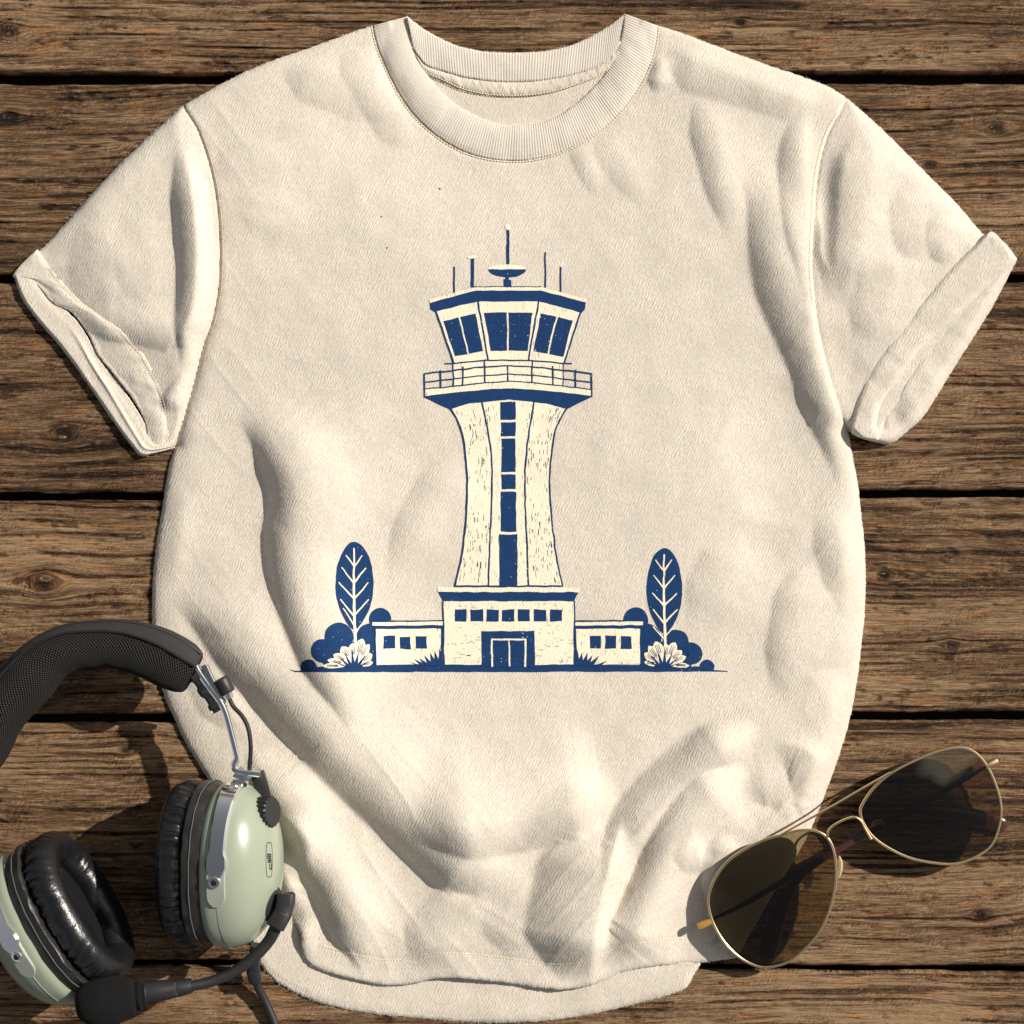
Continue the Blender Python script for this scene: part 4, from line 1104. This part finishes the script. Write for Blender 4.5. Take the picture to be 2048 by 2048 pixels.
BH_, CH_, TD = 0.0585, 0.0425, 0.0405     # cup half length, half width, dome depth
def sup(x, e): return math.copysign(abs(x) ** e, x)
def ear_cup(C, a, b, c, mirrored):
    """C rim centre; a outward axis, b long axis, c short axis (up)"""
    C, a, b, c = Vector(C), Vector(a), Vector(b), Vector(c)
    cup = empty('ear_cup', C); adopt(cup, headset)
    cup.location = C - headset.location; cup.matrix_parent_inverse = Matrix.Identity(4)
    def pt(t, th, r=1.0, off=0.0):
        e = 2 / 2.25
        return C + a*t + b*((BH_*r + off)*sup(math.cos(th), e)) + c*((CH_*r + off)*sup(math.sin(th), e))
    rad = lambda t: (1 - max(0, t / TD) ** 2.6) ** (1 / 2.2)
    def lathe(name, prof, mat, n=96, wr=None, closed_ring=False, parent=cup):
        bm = bmesh.new(); rings = []
        for j, (t, r, off) in enumerate(prof):
            ring = []
            for k in range(n):
                th = 2*math.pi*k/n
                dt, do = wr(j, k, n) if wr else (0, 0)
                ring.append(bm.verts.new(pt(t + dt, th, r, off + do)))
            rings.append(ring)
        m = len(rings)
        for j in range(m if closed_ring else m - 1):
            A, B = rings[j], rings[(j+1) % m]
            for k in range(n): bm.faces.new((A[k], A[(k+1) % n], B[(k+1) % n], B[k]))
        if not closed_ring:
            bm.faces.new(rings[0][::-1]); bm.faces.new(rings[-1])
        return bm_obj(name, bm, mat, parent)
    prof = [(-0.001, 0.955, 0), (0.0005, 0.975, 0), (0.002, 0.99, 0)]
    for k in range(1, 31):
        t = TD * math.sin(math.pi/2 * k/30) * 0.9995
        if t > 0.0025: prof.append((t, rad(t), 0))
    shell = lathe('shell', prof, M_GREEN, 128)
    # wrap behind the shell, with its piping, and the pleated ear cushion
    wob = lambda j, k, n: (0.0005*float(vnoise(k*0.35, j*0.9, 111)), 0.0007*float(vnoise(k*0.22, j*0.7, 112)))
    lathe('seal_plate', [(-0.0150, 0.93, 0), (-0.0147, 0.975, 0), (-0.0138, 0.994, 0), (-0.0110, 0.990, 0), (-0.0080, 0.980, 0), (-0.0040, 0.965, 0), (-0.0005, 0.94, 0)], M_PLATE, 160, wob)
    ring = [pt(-0.0085 + 0.00012*math.sin(k*0.7), 2*math.pi*k/180, 0.985, 0.0004) for k in range(180)]
    bm_obj('piping', ring_sweep(ring, 0.00042, 6), M_PIPE, cup)
    NP = 26; tube = 0.0120
    prof = []
    for j in range(NP):
        q = 2*math.pi*j/NP
        prof.append((-0.0255 - 0.0122*math.sin(q), 1.0, -tube*1.02 + tube*math.cos(q)*1.02))
    def pleat(j, k, n):
        q = 2*math.pi*j/NP
        seamside = max(0.0, math.cos(q - math.radians(-35)))   # strongest by the outer seam
        inner = max(0.0, -math.cos(q)) * 0.5
        w = vnoise(k*0.42 + 0.25*math.sin(k*0.11), 3.3, 113) * 1.0 + vnoise(k*0.21, 5.5, 114) * 0.8
        w = float(w); w = -abs(w)**0.8 * 0.9
        am = 0.0026*(seamside**1.5 + 0.08 + inner*0.25)
        lump = float(vnoise(k*0.09, j*0.25, 115))*0.0009
        return (-am*w*math.sin(q)*0.6 + lump*0.5, am*w*math.cos(q) + lump)
    lathe('ear_cushion', prof, M_LEATHER, 260, pleat, True)
    lathe('inner_foam', [(-0.0235, 0.3, 0), (-0.0232, 0.72, 0), (-0.0180, 0.80, 0)], M_FOAM, 64)
    # parting line of the shell below the bolt
    tb_ = 0.0115
    line = [pt(tb_, math.radians(th), rad(tb_), 0.00002) for th in np.linspace(75, -88 , 60)[0:1].tolist() + np.linspace(270, 110, 90).tolist()]
    line = line[1:]
    bm_obj('parting_line', sweep(line, 0.00028, 6), M_TAB if mirrored else M_STEEL, cup)
    # stirrup strip over the shell from the bolt to the end of the cup
    P, N, Wd = [], [], []
    for k, th in enumerate(np.linspace(92, 3, 46)):
        p = pt(tb_, R(th), rad(tb_), -0.0008); q = C + a*tb_*0.3
        nn = (p - q).normalized()
        P.append(p); N.append(nn)
        s_ = k / 45
        Wd.append(0.0074 - 0.0018*smooth01((s_ - 0.10)/0.05) + 0.0006*smooth01((s_ - .3)/.5))
    Wd[0] *= 0.55; Wd[1] *= 0.8
    strip = bm_obj('stirrup_strip', ribbon(P, N, Wd, 0.0030), M_CHROME, cup)
    # tab under the bolt, bolt ring and hex head
    P2 = [pt(tb_, R(th), rad(tb_), -0.0004) for th in np.linspace(88, 111, 12)]
    N2 = [(p - (C + a*tb_*0.3)).normalized() for p in P2]
    wd = [0.0066]*9 + [0.0060, 0.0048, 0.0026]
    bm_obj('bolt_tab', ribbon(P2, N2, wd, 0.0018), M_TAB, cup)
    p = pt(tb_, R(94.5), rad(tb_), 0.0020); nn = (p - (C + a*tb_*0.3)).normalized()
    bm = bmesh.new(); cyl(bm, p, p + nn*0.0016, 0.0042, 0.0040, 24, 0.0005); bolt = bm_obj('bolt', bm, M_CHROME, cup)
    bm = bmesh.new(); cyl(bm, p + nn*0.0016, p + nn*0.0024, 0.0024, 0.0021, 6); adopt(bm_obj('bolt_socket', bm, M_MARK, None, False), bolt)
    return cup, pt, rad

phi = R(16); rot = R(1.0)
a1 = Vector((math.cos(phi)*math.cos(rot), -math.cos(phi)*math.sin(rot), math.sin(phi)))
b1 = Vector((math.sin(rot), math.cos(rot), 0)); c1 = a1.cross(b1)
C1 = W(447, 1728, 0.0475)
cupR, ptR, radR = ear_cup(C1, a1, b1, c1, False)
phi2 = R(14); d2 = Vector((-0.866, -0.50, 0)).normalized()
a2 = d2*math.cos(phi2) + Vector((0, 0, -math.sin(phi2)))
b2 = Vector((-0.50, 0.866, 0)).normalized(); c2 = (d2*math.sin(phi2) + Vector((0, 0, math.cos(phi2))))
C2 = W(102, 1846, 0.048)
cupL, ptL, radL = ear_cup(C2, a2, b2, c2, True)

def dome_point(t, th, off=0.0):
    p = ptR(t, th, radR(t), off); e = 1e-4
    u = ptR(t + e, th, radR(t + e), off) - p; v = ptR(t, th + 1e-3, radR(t), off) - p
    n = u.cross(v).normalized()
    if n.dot(p - C1) < 0: n = -n
    return p, n
# volume knob
p = W(533, 1624, 0.060); ax = (a1*0.92 + b1*0.10 + Vector((0, 0, 0.22))).normalized()
bm = bmesh.new(); d_, s_, u_ = frame_from(ax)
rings = []
for t, k in ((-0.0065, 1), (0.0045, 1), (0.0055, 0.93), (0.0056, 0.0)):
    ring = []
    for i in range(72):
        an = 2*math.pi*i/72; rr = 0.0104*(1 + 0.055*(1 if (i % 4) < 2 else -1)*(1 if k == 1 else 0))*max(k, 0.02)
        ring.append(bm.verts.new(p + d_*t + s_*math.cos(an)*rr + u_*math.sin(an)*rr))
    rings.append(ring)
for A, B in zip(rings[:-1], rings[1:]):
    for i in range(72): bm.faces.new((A[i], A[(i+1) % 72], B[(i+1) % 72], B[i]))
bm.faces.new(rings[0][::-1]); bm.faces.new(rings[-1])
adopt(bm_obj('volume_knob', bm, M_RUBBER, None, False), cupR)

# headband
H_ = [(-150, 1720, 46), (-118, 1625, 50), (-75, 1545, 55), (-22, 1470, 60), (28, 1398, 58), (76, 1338, 54), (130, 1303, 51), (190, 1291, 49), (248, 1291, 50), (303, 1306, 54), (348, 1327, 54), (388, 1347, 47)]
Hc = catmull(H_, 10); hz = 0.047
pts3 = [W(x, y, hz) for x, y, r in Hc]; rads = [r*S*0.975 for x, y, r in Hc]
nH = len(pts3); SD = 44
def band_part(name, t0f, t1f, scale, mat, lumps):
    V, F, wu, wv = [], [], [], []
    L = 0; M_ = SD + 1
    for i in range(nH):
        d = pts3[min(i+1, nH-1)] - pts3[max(i-1, 0)]; d, s, u = frame_from(d)
        s = -s      # towards the outside of the arch
        if i: L += (pts3[i] - pts3[i-1]).length
        f = i/(nH-1); t0, t1 = t0f(f), t1f(f)
        endr = min(1.0, 0.80 + 0.2*math.sqrt(min(1, (1-f)/0.05)))
        for k in range(M_):
            th = R(t0 + (t1 - t0)*k/SD); r = rads[i]*scale*endr
            if lumps:
                inner = max(0, -math.cos(th))**0.7
                r *= 1 - 0.20*inner*max(0, float(vnoise(f*9.5 + 0.4, 2.2, 121)) + 0.15) + 0.025*float(vnoise(f*26, k*0.12, 122))
            ce, se = sup(math.cos(th), 0.85), sup(math.sin(th), 0.85)
            V.append(pts3[i] + s*(ce*r) + u*(se*r*0.80))
            wu.append(L / (6.2*S)); wv.append(math.radians(t0 + (t1-t0)*k/SD)*rads[i] / (6.2*S))
    idx = np.arange(nH*M_).reshape(nH, M_)
    q = np.stack([idx[:-1, :-1], idx[1:, :-1], idx[1:, 1:], idx[:-1, 1:]], -1).reshape(-1, 4)
    fs = [q]
    V = np.array([tuple(v) for v in V])
    # end caps as fans
    for e in (0, nH-1):
        cpt = np.array(pts3[e])[None]; V = np.vstack([V, cpt]); ci = len(V) - 1; wu.append(0); wv.append(0)
        row = idx[e]; fs.append(np.stack([row[:-1], row[1:], np.full(SD, ci)], -1))
    return np_mesh(name, V, fs, mat, headset, True, {'wu': wu, 'wv': wv})
ths = lambda f: 38 + 34*smooth01((f - 0.25)/0.75)
pad = band_part('headband_pad', lambda f: ths(f) - 6, lambda f: 300, 1.0, M_MESH, True)
band_part('headband_cover', lambda f: -62, lambda f: ths(f), 1.035, M_COVER, False)
edge = []
for i in range(4, nH - 1):
    d = pts3[min(i+1, nH-1)] - pts3[max(i-1, 0)]; d, s, u = frame_from(d); s = -s
    th = R(ths(i/(nH-1)) + 1.0); r = rads[i]*1.04
    edge.append(pts3[i] + s*sup(math.cos(th), .85)*r + u*sup(math.sin(th), .85)*r*0.80)
bm_obj('headband_piping', sweep(edge, [0.0010*(1 + 0.25*(i % 2)) for i in range(len(edge))], 8), M_MESH, headset)
edge2 = []
for i in range(30, nH - 1):
    d = pts3[min(i+1, nH-1)] - pts3[max(i-1, 0)]; d, s, u = frame_from(d); s = -s
    th = R(ths(i/(nH-1))*0.40); r = rads[i]*1.042
    edge2.append(pts3[i] + s*sup(math.cos(th), .85)*r + u*sup(math.sin(th), .85)*r*0.80)
bm_obj('cover_seam', sweep(edge2, 0.0006, 6), M_RUBBER, headset)

# adjusting arm between band and right cup
zA = 0.050
arm = [(385, 1318), (397, 1342), (420, 1375), (440, 1402), (452, 1428), (463, 1468), (471, 1500), (474, 1515), (469, 1528), (471, 1538), (482, 1543), (520, 1548)]
A3 = catmull(arm, 6)
P = [W(x, y, zA) for x, y in A3]
bm_obj('adjusting_arm', sweep(P, 0.0026, 12, sx=0.9, sz=1.6, expo=3.5), M_CHROME, headset)
P = [W(x, y, zA - 0.001) for x, y in catmull([(392, 1347), (410, 1372), (432, 1405), (441, 1420)], 6)]
bm_obj('arm_ratchet', sweep(P, [0.0034 if (i // 3) % 2 else 0.0044 for i in range(len(P))], 8, sx=1.5, sz=1.1, expo=4), M_RUBBER, headset)
P = [W(x, y, zA + 0.002) for x, y in catmull([(408, 1330), (425, 1365), (445, 1395)], 6)]
bm_obj('arm_clip', sweep(P, 0.0021, 8, sx=1.2, sz=1.2, expo=4), M_STEEL, headset)
bm = bmesh.new(); cyl(bm, W(441, 1357, zA + 0.004), W(456, 1386, zA + 0.003), 0.0058, 0.0056, 20, 0.001); bm_obj('cable_grommet', bm, M_RUBBER, headset)
bm = bmesh.new(); cyl(bm, W(455, 1384, zA + 0.003), W(459, 1396, zA + 0.002), 0.0032, 0.0026, 16, 0.0004); bm_obj('cable_ferrule', bm, M_CHROME, headset)
cab = catmull([(457, 1392, .052), (466, 1412, .052), (484, 1432, .053), (496, 1455, .054), (501, 1485, .054), (501, 1510, .053), (499, 1540, .050)], 8)
bm_obj('side_cable', sweep([W(x, y, z) for x, y, z in cab], 0.0016, 10), M_RUBBER, headset)
# pivot and bracket at the end of the arm
bm = bmesh.new(); cyl(bm, W(505, 1546, 0.046), W(522, 1547, 0.047), 0.0036, 0.0036, 18, 0.0006); bm_obj('arm_pivot', bm, M_CHROME, headset)
P = [W(x, y, z) for x, y, z in catmull([(514, 1544, .046), (522, 1570, .048), (530, 1600, .052)], 5)]
bm_obj('pivot_bracket', sweep(P, 0.0052, 8, sx=1.0, sz=0.35, expo=5), M_RUBBER, headset)
P = [W(x, y, z) for x, y, z in ((474, 1541, .049), (486, 1550, .049), (492, 1562, .050))]
bm_obj('stirrup_clamp', sweep(P, 0.0036, 8, sx=1.4, sz=0.9, expo=4), M_CHROME, headset)
# arm towards the left cup
P = [W(x, y, 0.05) for x, y in catmull([(-150, 1720), (-140, 1760), (-100, 1765), (-60, 1740)], 6)]
bm_obj('adjusting_arm', sweep(P, 0.0026, 12, sx=0.9, sz=1.6, expo=3.5), M_CHROME, headset)

# boom microphone
p = W(541, 1808, 0.058); ax = (a1*0.86 - b1*0.20 + Vector((0, 0, 0.26))).normalized()
bm = bmesh.new(); cyl(bm, p - ax*0.010, p + ax*0.0005, 0.0138, 0.0132, 36, 0.0012); bm_obj('boom_mount', bm, M_RUBBER, headset)
bm = bmesh.new(); cyl(bm, p, p + ax*0.004, 0.0108, 0.0098, 32, 0.001); bm_obj('mount_washer', bm, M_RUBBER, headset)
bm = sweep([W(572, 1786, .060), W(572.2, 1788, .060), W(571, 1806, .061), W(566, 1824, .061), W(566, 1825, .061), W(551, 1852, .061), W(550.6, 1853, .061)], [0.0050, 0.0064, 0.0066, 0.0064, 0.0068, 0.0068, 0.0058], 16, sx=1.0, sz=1.0, expo=4.5)
bm_obj('boom_elbow', bm, M_RUBBER, headset)
boom = catmull([(553, 1851, .060), (548, 1863, .060), (535, 1885, .059), (508, 1914, .060), (465, 1945, .061), (422, 1963, .063), (382, 1972, .066), (352, 1977, .068)], 8)
bm_obj('mic_boom', sweep([W(x, y, z) for x, y, z in boom], np.linspace(0.0046, 0.0034, len(boom)).tolist(), 14), M_RUBBER, headset)
hd = [(384, 1971, .066, 3.6), (381, 1971.5, .066, 5.2), (356, 1976, .068, 6.1), (354, 1976, .068, 5.9), (352, 1977, .068, 6.2), (330, 1980, .069, 7.0), (296, 1985, .071, 7.9), (294, 1985, .071, 7.6), (291, 1986, .071, 8.0), (270, 1990, .073, 8.1)]
bm_obj('mic_handle', sweep([W(x, y, z) for x, y, z, r in hd], [r/1000 for *_, r in hd], 24), M_RUBBER, headset)
for x, y, z, r in ((383, 1971, .066, 5.0), (353.5, 1976.3, .068, 6.3)):
    q0, q1 = W(x + 0.7, y - 0.1, z), W(x - 0.7, y + 0.1, z)
    bm = bmesh.new(); cyl(bm, q0, q1, r/1000, r/1000, 24); bm_obj('handle_ring', bm, M_STEEL, headset)
# knitted muff over the microphone
cx, cy, cz = 222, 2001, 0.076
d, s, u = frame_from(W(300, 1990, .074) - W(150, 2010, .078))
V, wu, wv = [], [], []
n1, n2 = 60, 64
cen = W(cx, cy, cz)
for i in range(n1 + 1):
    f = i/n1; x = -math.cos(math.pi*f)
    r = math.sin(math.pi*f)**0.72 * (1 - 0.10*x)
    if x > 0.62: r *= 1 - 0.22*math.exp(-((x - 0.72)/0.05)**2); r = max(r, 0.52 if x < 0.97 else r)
    for k in range(n2):
        th = 2*math.pi*k/n2
        rr = 0.0165*r*(1 + 0.05*float(vnoise(f*5, math.cos(th)*1.5 + 3, 131)))
        V.append(cen + d*(0.0245*x) + s*(math.cos(th)*rr) + u*(math.sin(th)*rr*1.0)); wu.append(x*0.0245/(5.5*S)); wv.append(round(2*math.pi*46/5.5)*th/(2*math.pi))
V = np.array([tuple(v) for v in V]); idx = np.arange((n1+1)*n2).reshape(n1+1, n2)
q = np.stack([idx[:-1], idx[1:], np.roll(idx, -1, 1)[1:], np.roll(idx, -1, 1)[:-1]], -1).reshape(-1, 4)
np_mesh('mic_muff', V, [q], M_MUFF, headset, True, {'wu': wu, 'wv': wv})
# main cord
bm_obj('cord_relief', sweep([W(512, 1890, .022), W(509, 1925, .018), W(507, 1938, .016), W(507, 1941, .016), W(510, 1958, .014), W(513, 1966, .012)], [.0040, .0042, .0042, .0050, .0048, .0030], 14, expo=3), M_RUBBER, headset)
cord = catmull([(512, 1962, .012), (518, 1978, .009), (530, 2002, .006), (545, 2036, .0045), (560, 2075, .004), (590, 2140, .004)], 8)
bm_obj('cord', sweep([W(x, y, z) for x, y, z in cord], 0.0030, 12), M_RUBBER, headset)

# maker's mark on the right cup: oval outline with block strokes, laid on the shell
bpy.context.view_layer.update()
shellR = [o for o in cupR.children if o.name.startswith('shell')][0]
bvh = BVHTree.FromPolygons([v.co.copy() for v in shellR.data.vertices], [tuple(p.vertices) for p in shellR.data.polygons])
def on_shell(x, y):
    o_ = Vector((0, 0, H)); tgt = W(x, y, 0)
    hit = bvh.ray_cast(o_, (tgt - o_).normalized())
    return (hit[0], hit[1]) if hit[0] is not None else (None, None)
zz = lambda x, y: (280 + x*0.2837, 1500 + y*0.2837)
def mark_stroke(pts, w, closed=False):
    P, N = [], []
    for x, y in (resample(np.array(pts + (pts[:1] if closed else []), float), max(4, 3*len(pts)))):
        l, nn = on_shell(*zz(x, y))
        if l is None: continue
        if nn.dot(l - C1) < 0: nn = -nn
        P.append(l + nn*0.00003); N.append(nn)
    return ribbon(P, N, w, 0.00012) if len(P) > 2 else None
mbm = bmesh.new()
oval = [(910 + 22*sup(math.cos(t), .45), 774 + 122*sup(math.sin(t), .75)) for t in np.linspace(0, 2*math.pi, 40)[:-1]]
def add(bmx):
    if bmx is None: return
    tmp = bpy.data.meshes.new('tmp'); bmx.to_mesh(tmp); bmx.free(); mbm.from_mesh(tmp); bpy.data.meshes.remove(tmp)
add(mark_stroke(oval, 0.00028, True))
for st in ([(898, 732), (898, 764)], [(898, 733), (922, 736)], [(898, 748), (922, 750)], [(898, 764), (924, 766)], [(922, 734), (922, 790)], [(910, 733), (910, 790)], [(900, 778), (926, 780)],
           [(900, 790), (926, 792)], [(914, 800), (914, 838)], [(914, 838), (928, 840)], [(926, 800), (926, 842)]):
    add(mark_stroke([st[0], ((st[0][0]+st[1][0])/2, (st[0][1]+st[1][1])/2), st[1]], 0.00045))
adopt(bm_obj('cup_marking', mbm, M_MARK, None, False), cupR)

# ================================================================== SUNGLASSES
glasses = empty('sunglasses', W(1700, 1660, 0), 'gold wire-rimmed sunglasses with smoked teardrop lenses resting half on the shirt hem', 'sunglasses')
g_ = lambda x, y: (1380 + x*0.3458, 1470 + y*0.3458)
rl = [(985, 450), (998, 400), (1060, 310), (1160, 222), (1290, 152), (1420, 97), (1530, 72), (1610, 80), (1680, 130), (1740, 220), (1785, 340), (1800, 440), (1785, 540), (1740, 640), (1650, 705), (1540, 743), (1420, 740), (1280, 713), (1160, 660), (1060, 590), (1003, 510)]
ll = [(520, 580), (620, 553), (710, 551), (775, 577), (815, 625), (838, 700), (845, 800), (835, 900), (800, 1030), (740, 1150), (650, 1250), (560, 1315), (450, 1342), (370, 1330), (280, 1280), (200, 1200), (140, 1100), (110, 1005), (110, 920), (150, 820), (220, 730), (320, 660), (420, 610)]
# frame axis: along the front from left to right end
e0, e1 = np.array(g_(90, 1080)), np.array(g_(1740, 190)); mid = (e0 + e1)/2; axd = (e1 - e0)/np.linalg.norm(e1 - e0); L_ = np.linalg.norm(e1 - e0)/2
nrd = np.array([-axd[1], axd[0]])
def gz(x, y):
    """height of the front at a layout point: wrapped sides, upper edge a little higher"""
    r = np.array([x, y]) - mid; s_ = r @ axd / L_; t_ = r @ nrd
    return 0.0215 - 0.0055*s_*s_ - 0.000018*t_
def lens(P, cx, cy):
    rim = catmull([g_(*p) for p in P], 5, True)
    c = rim.mean(0); bm = bmesh.new(); top, botm = [], []
    K = 10; n = len(rim)
    def ringv(f, dz):
        return [bm.verts.new(W(*(c + (q - c)*f), gz(*(c + (q - c)*f)) + 0.0030*(1 - f*f) + dz)) for q in rim]
    T = [ringv(1 - k/K, 0.0005) for k in range(K)]; B = [ringv(1 - k/K, -0.0005) for k in range(K)]
    tc = bm.verts.new(W(*c, gz(*c) + 0.0035)); bc = bm.verts.new(W(*c, gz(*c) + 0.0025))
    for Rr in (T, B):
        for A, Bn in zip(Rr[:-1], Rr[1:]):
            for k in range(n): bm.faces.new((A[k], A[(k+1) % n], Bn[(k+1) % n], Bn[k]))
    for k in range(n):
        bm.faces.new((T[-1][k], T[-1][(k+1) % n], tc)); bm.faces.new((B[-1][(k+1) % n], B[-1][k], bc))
        bm.faces.new((T[0][(k+1) % n], T[0][k], B[0][k], B[0][(k+1) % n]))
    bm_obj('lens', bm, M_LENS, glasses)
    bm_obj('rim', ring_sweep([W(*q, gz(*q)) for q in rim], 0.00106, 10), M_GOLD, glasses)
lens(rl, 0, 0); lens(ll, 0, 0)
def gpath(pts, dz=0.0, n=8): return [W(*q, gz(*q) + dz) for q in catmull([g_(*p) for p in pts], n)]
bm_obj('brow_bar', sweep(gpath([(515, 582), (640, 512), (840, 402), (1010, 302), (1162, 217)], 0.0012), 0.00085, 10), M_GOLD, glasses)
bm_obj('bridge', sweep(gpath([(793, 600), (800, 560), (825, 528), (880, 496), (945, 475), (985, 492), (1012, 540), (1050, 602)], 0.0006), 0.0010, 10), M_GOLD, glasses)
# nose pads
for pts, arm_ in (([(862, 700), (872, 740), (868, 790), (858, 826)], [(842, 740), (852, 772), (866, 776)]), ([(1050, 520), (1080, 500), (1110, 508), (1128, 520)], [(1030, 540), (1055, 528), (1085, 512)])):
    P = gpath(pts, -0.004, 5); bm_obj('nose_pad', sweep(P, [0.0006 + 0.0012*math.sin(math.pi*(i + 0.6)/(len(P) + 0.2)) for i in range(len(P))], 10, sx=0.9, sz=1.6), M_PAD, glasses)
    bm_obj('pad_arm', sweep(gpath(arm_, -0.002, 5), 0.0005, 8), M_GOLD, glasses)
# end pieces
for a_, b_, m_ in (((45, 1108), (122, 1076), M_AMBER), ((1778, 148), (1712, 182), M_GOLD)):
    P = [W(*g_(*p), gz(*g_(*p)) - 0.001) for p in (a_, ((a_[0]*.7 + b_[0]*.3), (a_[1]*.7 + b_[1]*.3)), b_)]
    bm_obj('end_piece', sweep(P, [0.0024, 0.0029, 0.0022], 12, sx=1.0, sz=0.9, expo=3), m_, glasses)
    h = W(*g_(*b_), gz(*g_(*b_)) - 0.0015); h2 = W(*g_(b_[0] + (24 if b_[0] < 800 else -24), b_[1] - (12 if b_[0] < 800 else -12)), gz(*g_(*b_)) - 0.003)
    bm = bmesh.new(); cyl(bm, h, h2, 0.0016, 0.0014, 12, 0.0003); bm_obj('hinge', bm, M_STEEL, glasses)
# temples, folded flat under the front; each ends in a broad curved tip
tA = [(135, 1062, .0185), (300, 985, .0180), (500, 868, .0165), (700, 745, .0150), (850, 662, .0138), (1010, 560, .0125), (1110, 505, .0118), (1230, 458, .0110), (1330, 436, .0100), (1450, 440, .0085), (1620, 470, .0065), (1760, 505, .0050), (1822, 545, .0040)]
tB = [(1705, 188, .0195), (1560, 275, .0190), (1380, 375, .0178), (1200, 468, .0168), (1050, 556, .0178), (900, 640, .0176), (760, 724, .0170), (660, 800, .0160), (590, 880, .0145), (535, 985, .0125), (490, 1110, .0105), (455, 1240, .0090), (430, 1320, .0085)]
def temple(pts):
    Q = catmull([(*g_(x, y), z*0.80) for x, y, z in pts], 6); n = len(Q)
    P = [W(x, y, z) for x, y, z in Q]
    r = [0.0012 + 0.0010*smooth01(i/n/0.15) + 0.0042*smooth01((i/n - 0.55)/0.3) - 0.0040*smooth01((i/n - 0.94)/0.06) for i in range(n)]
    t = bm_obj('temple', sweep(P, r, 14, sx=1.0, sz=0.38, expo=2.6), M_TORT, glasses)
temple(tA); temple(tB)
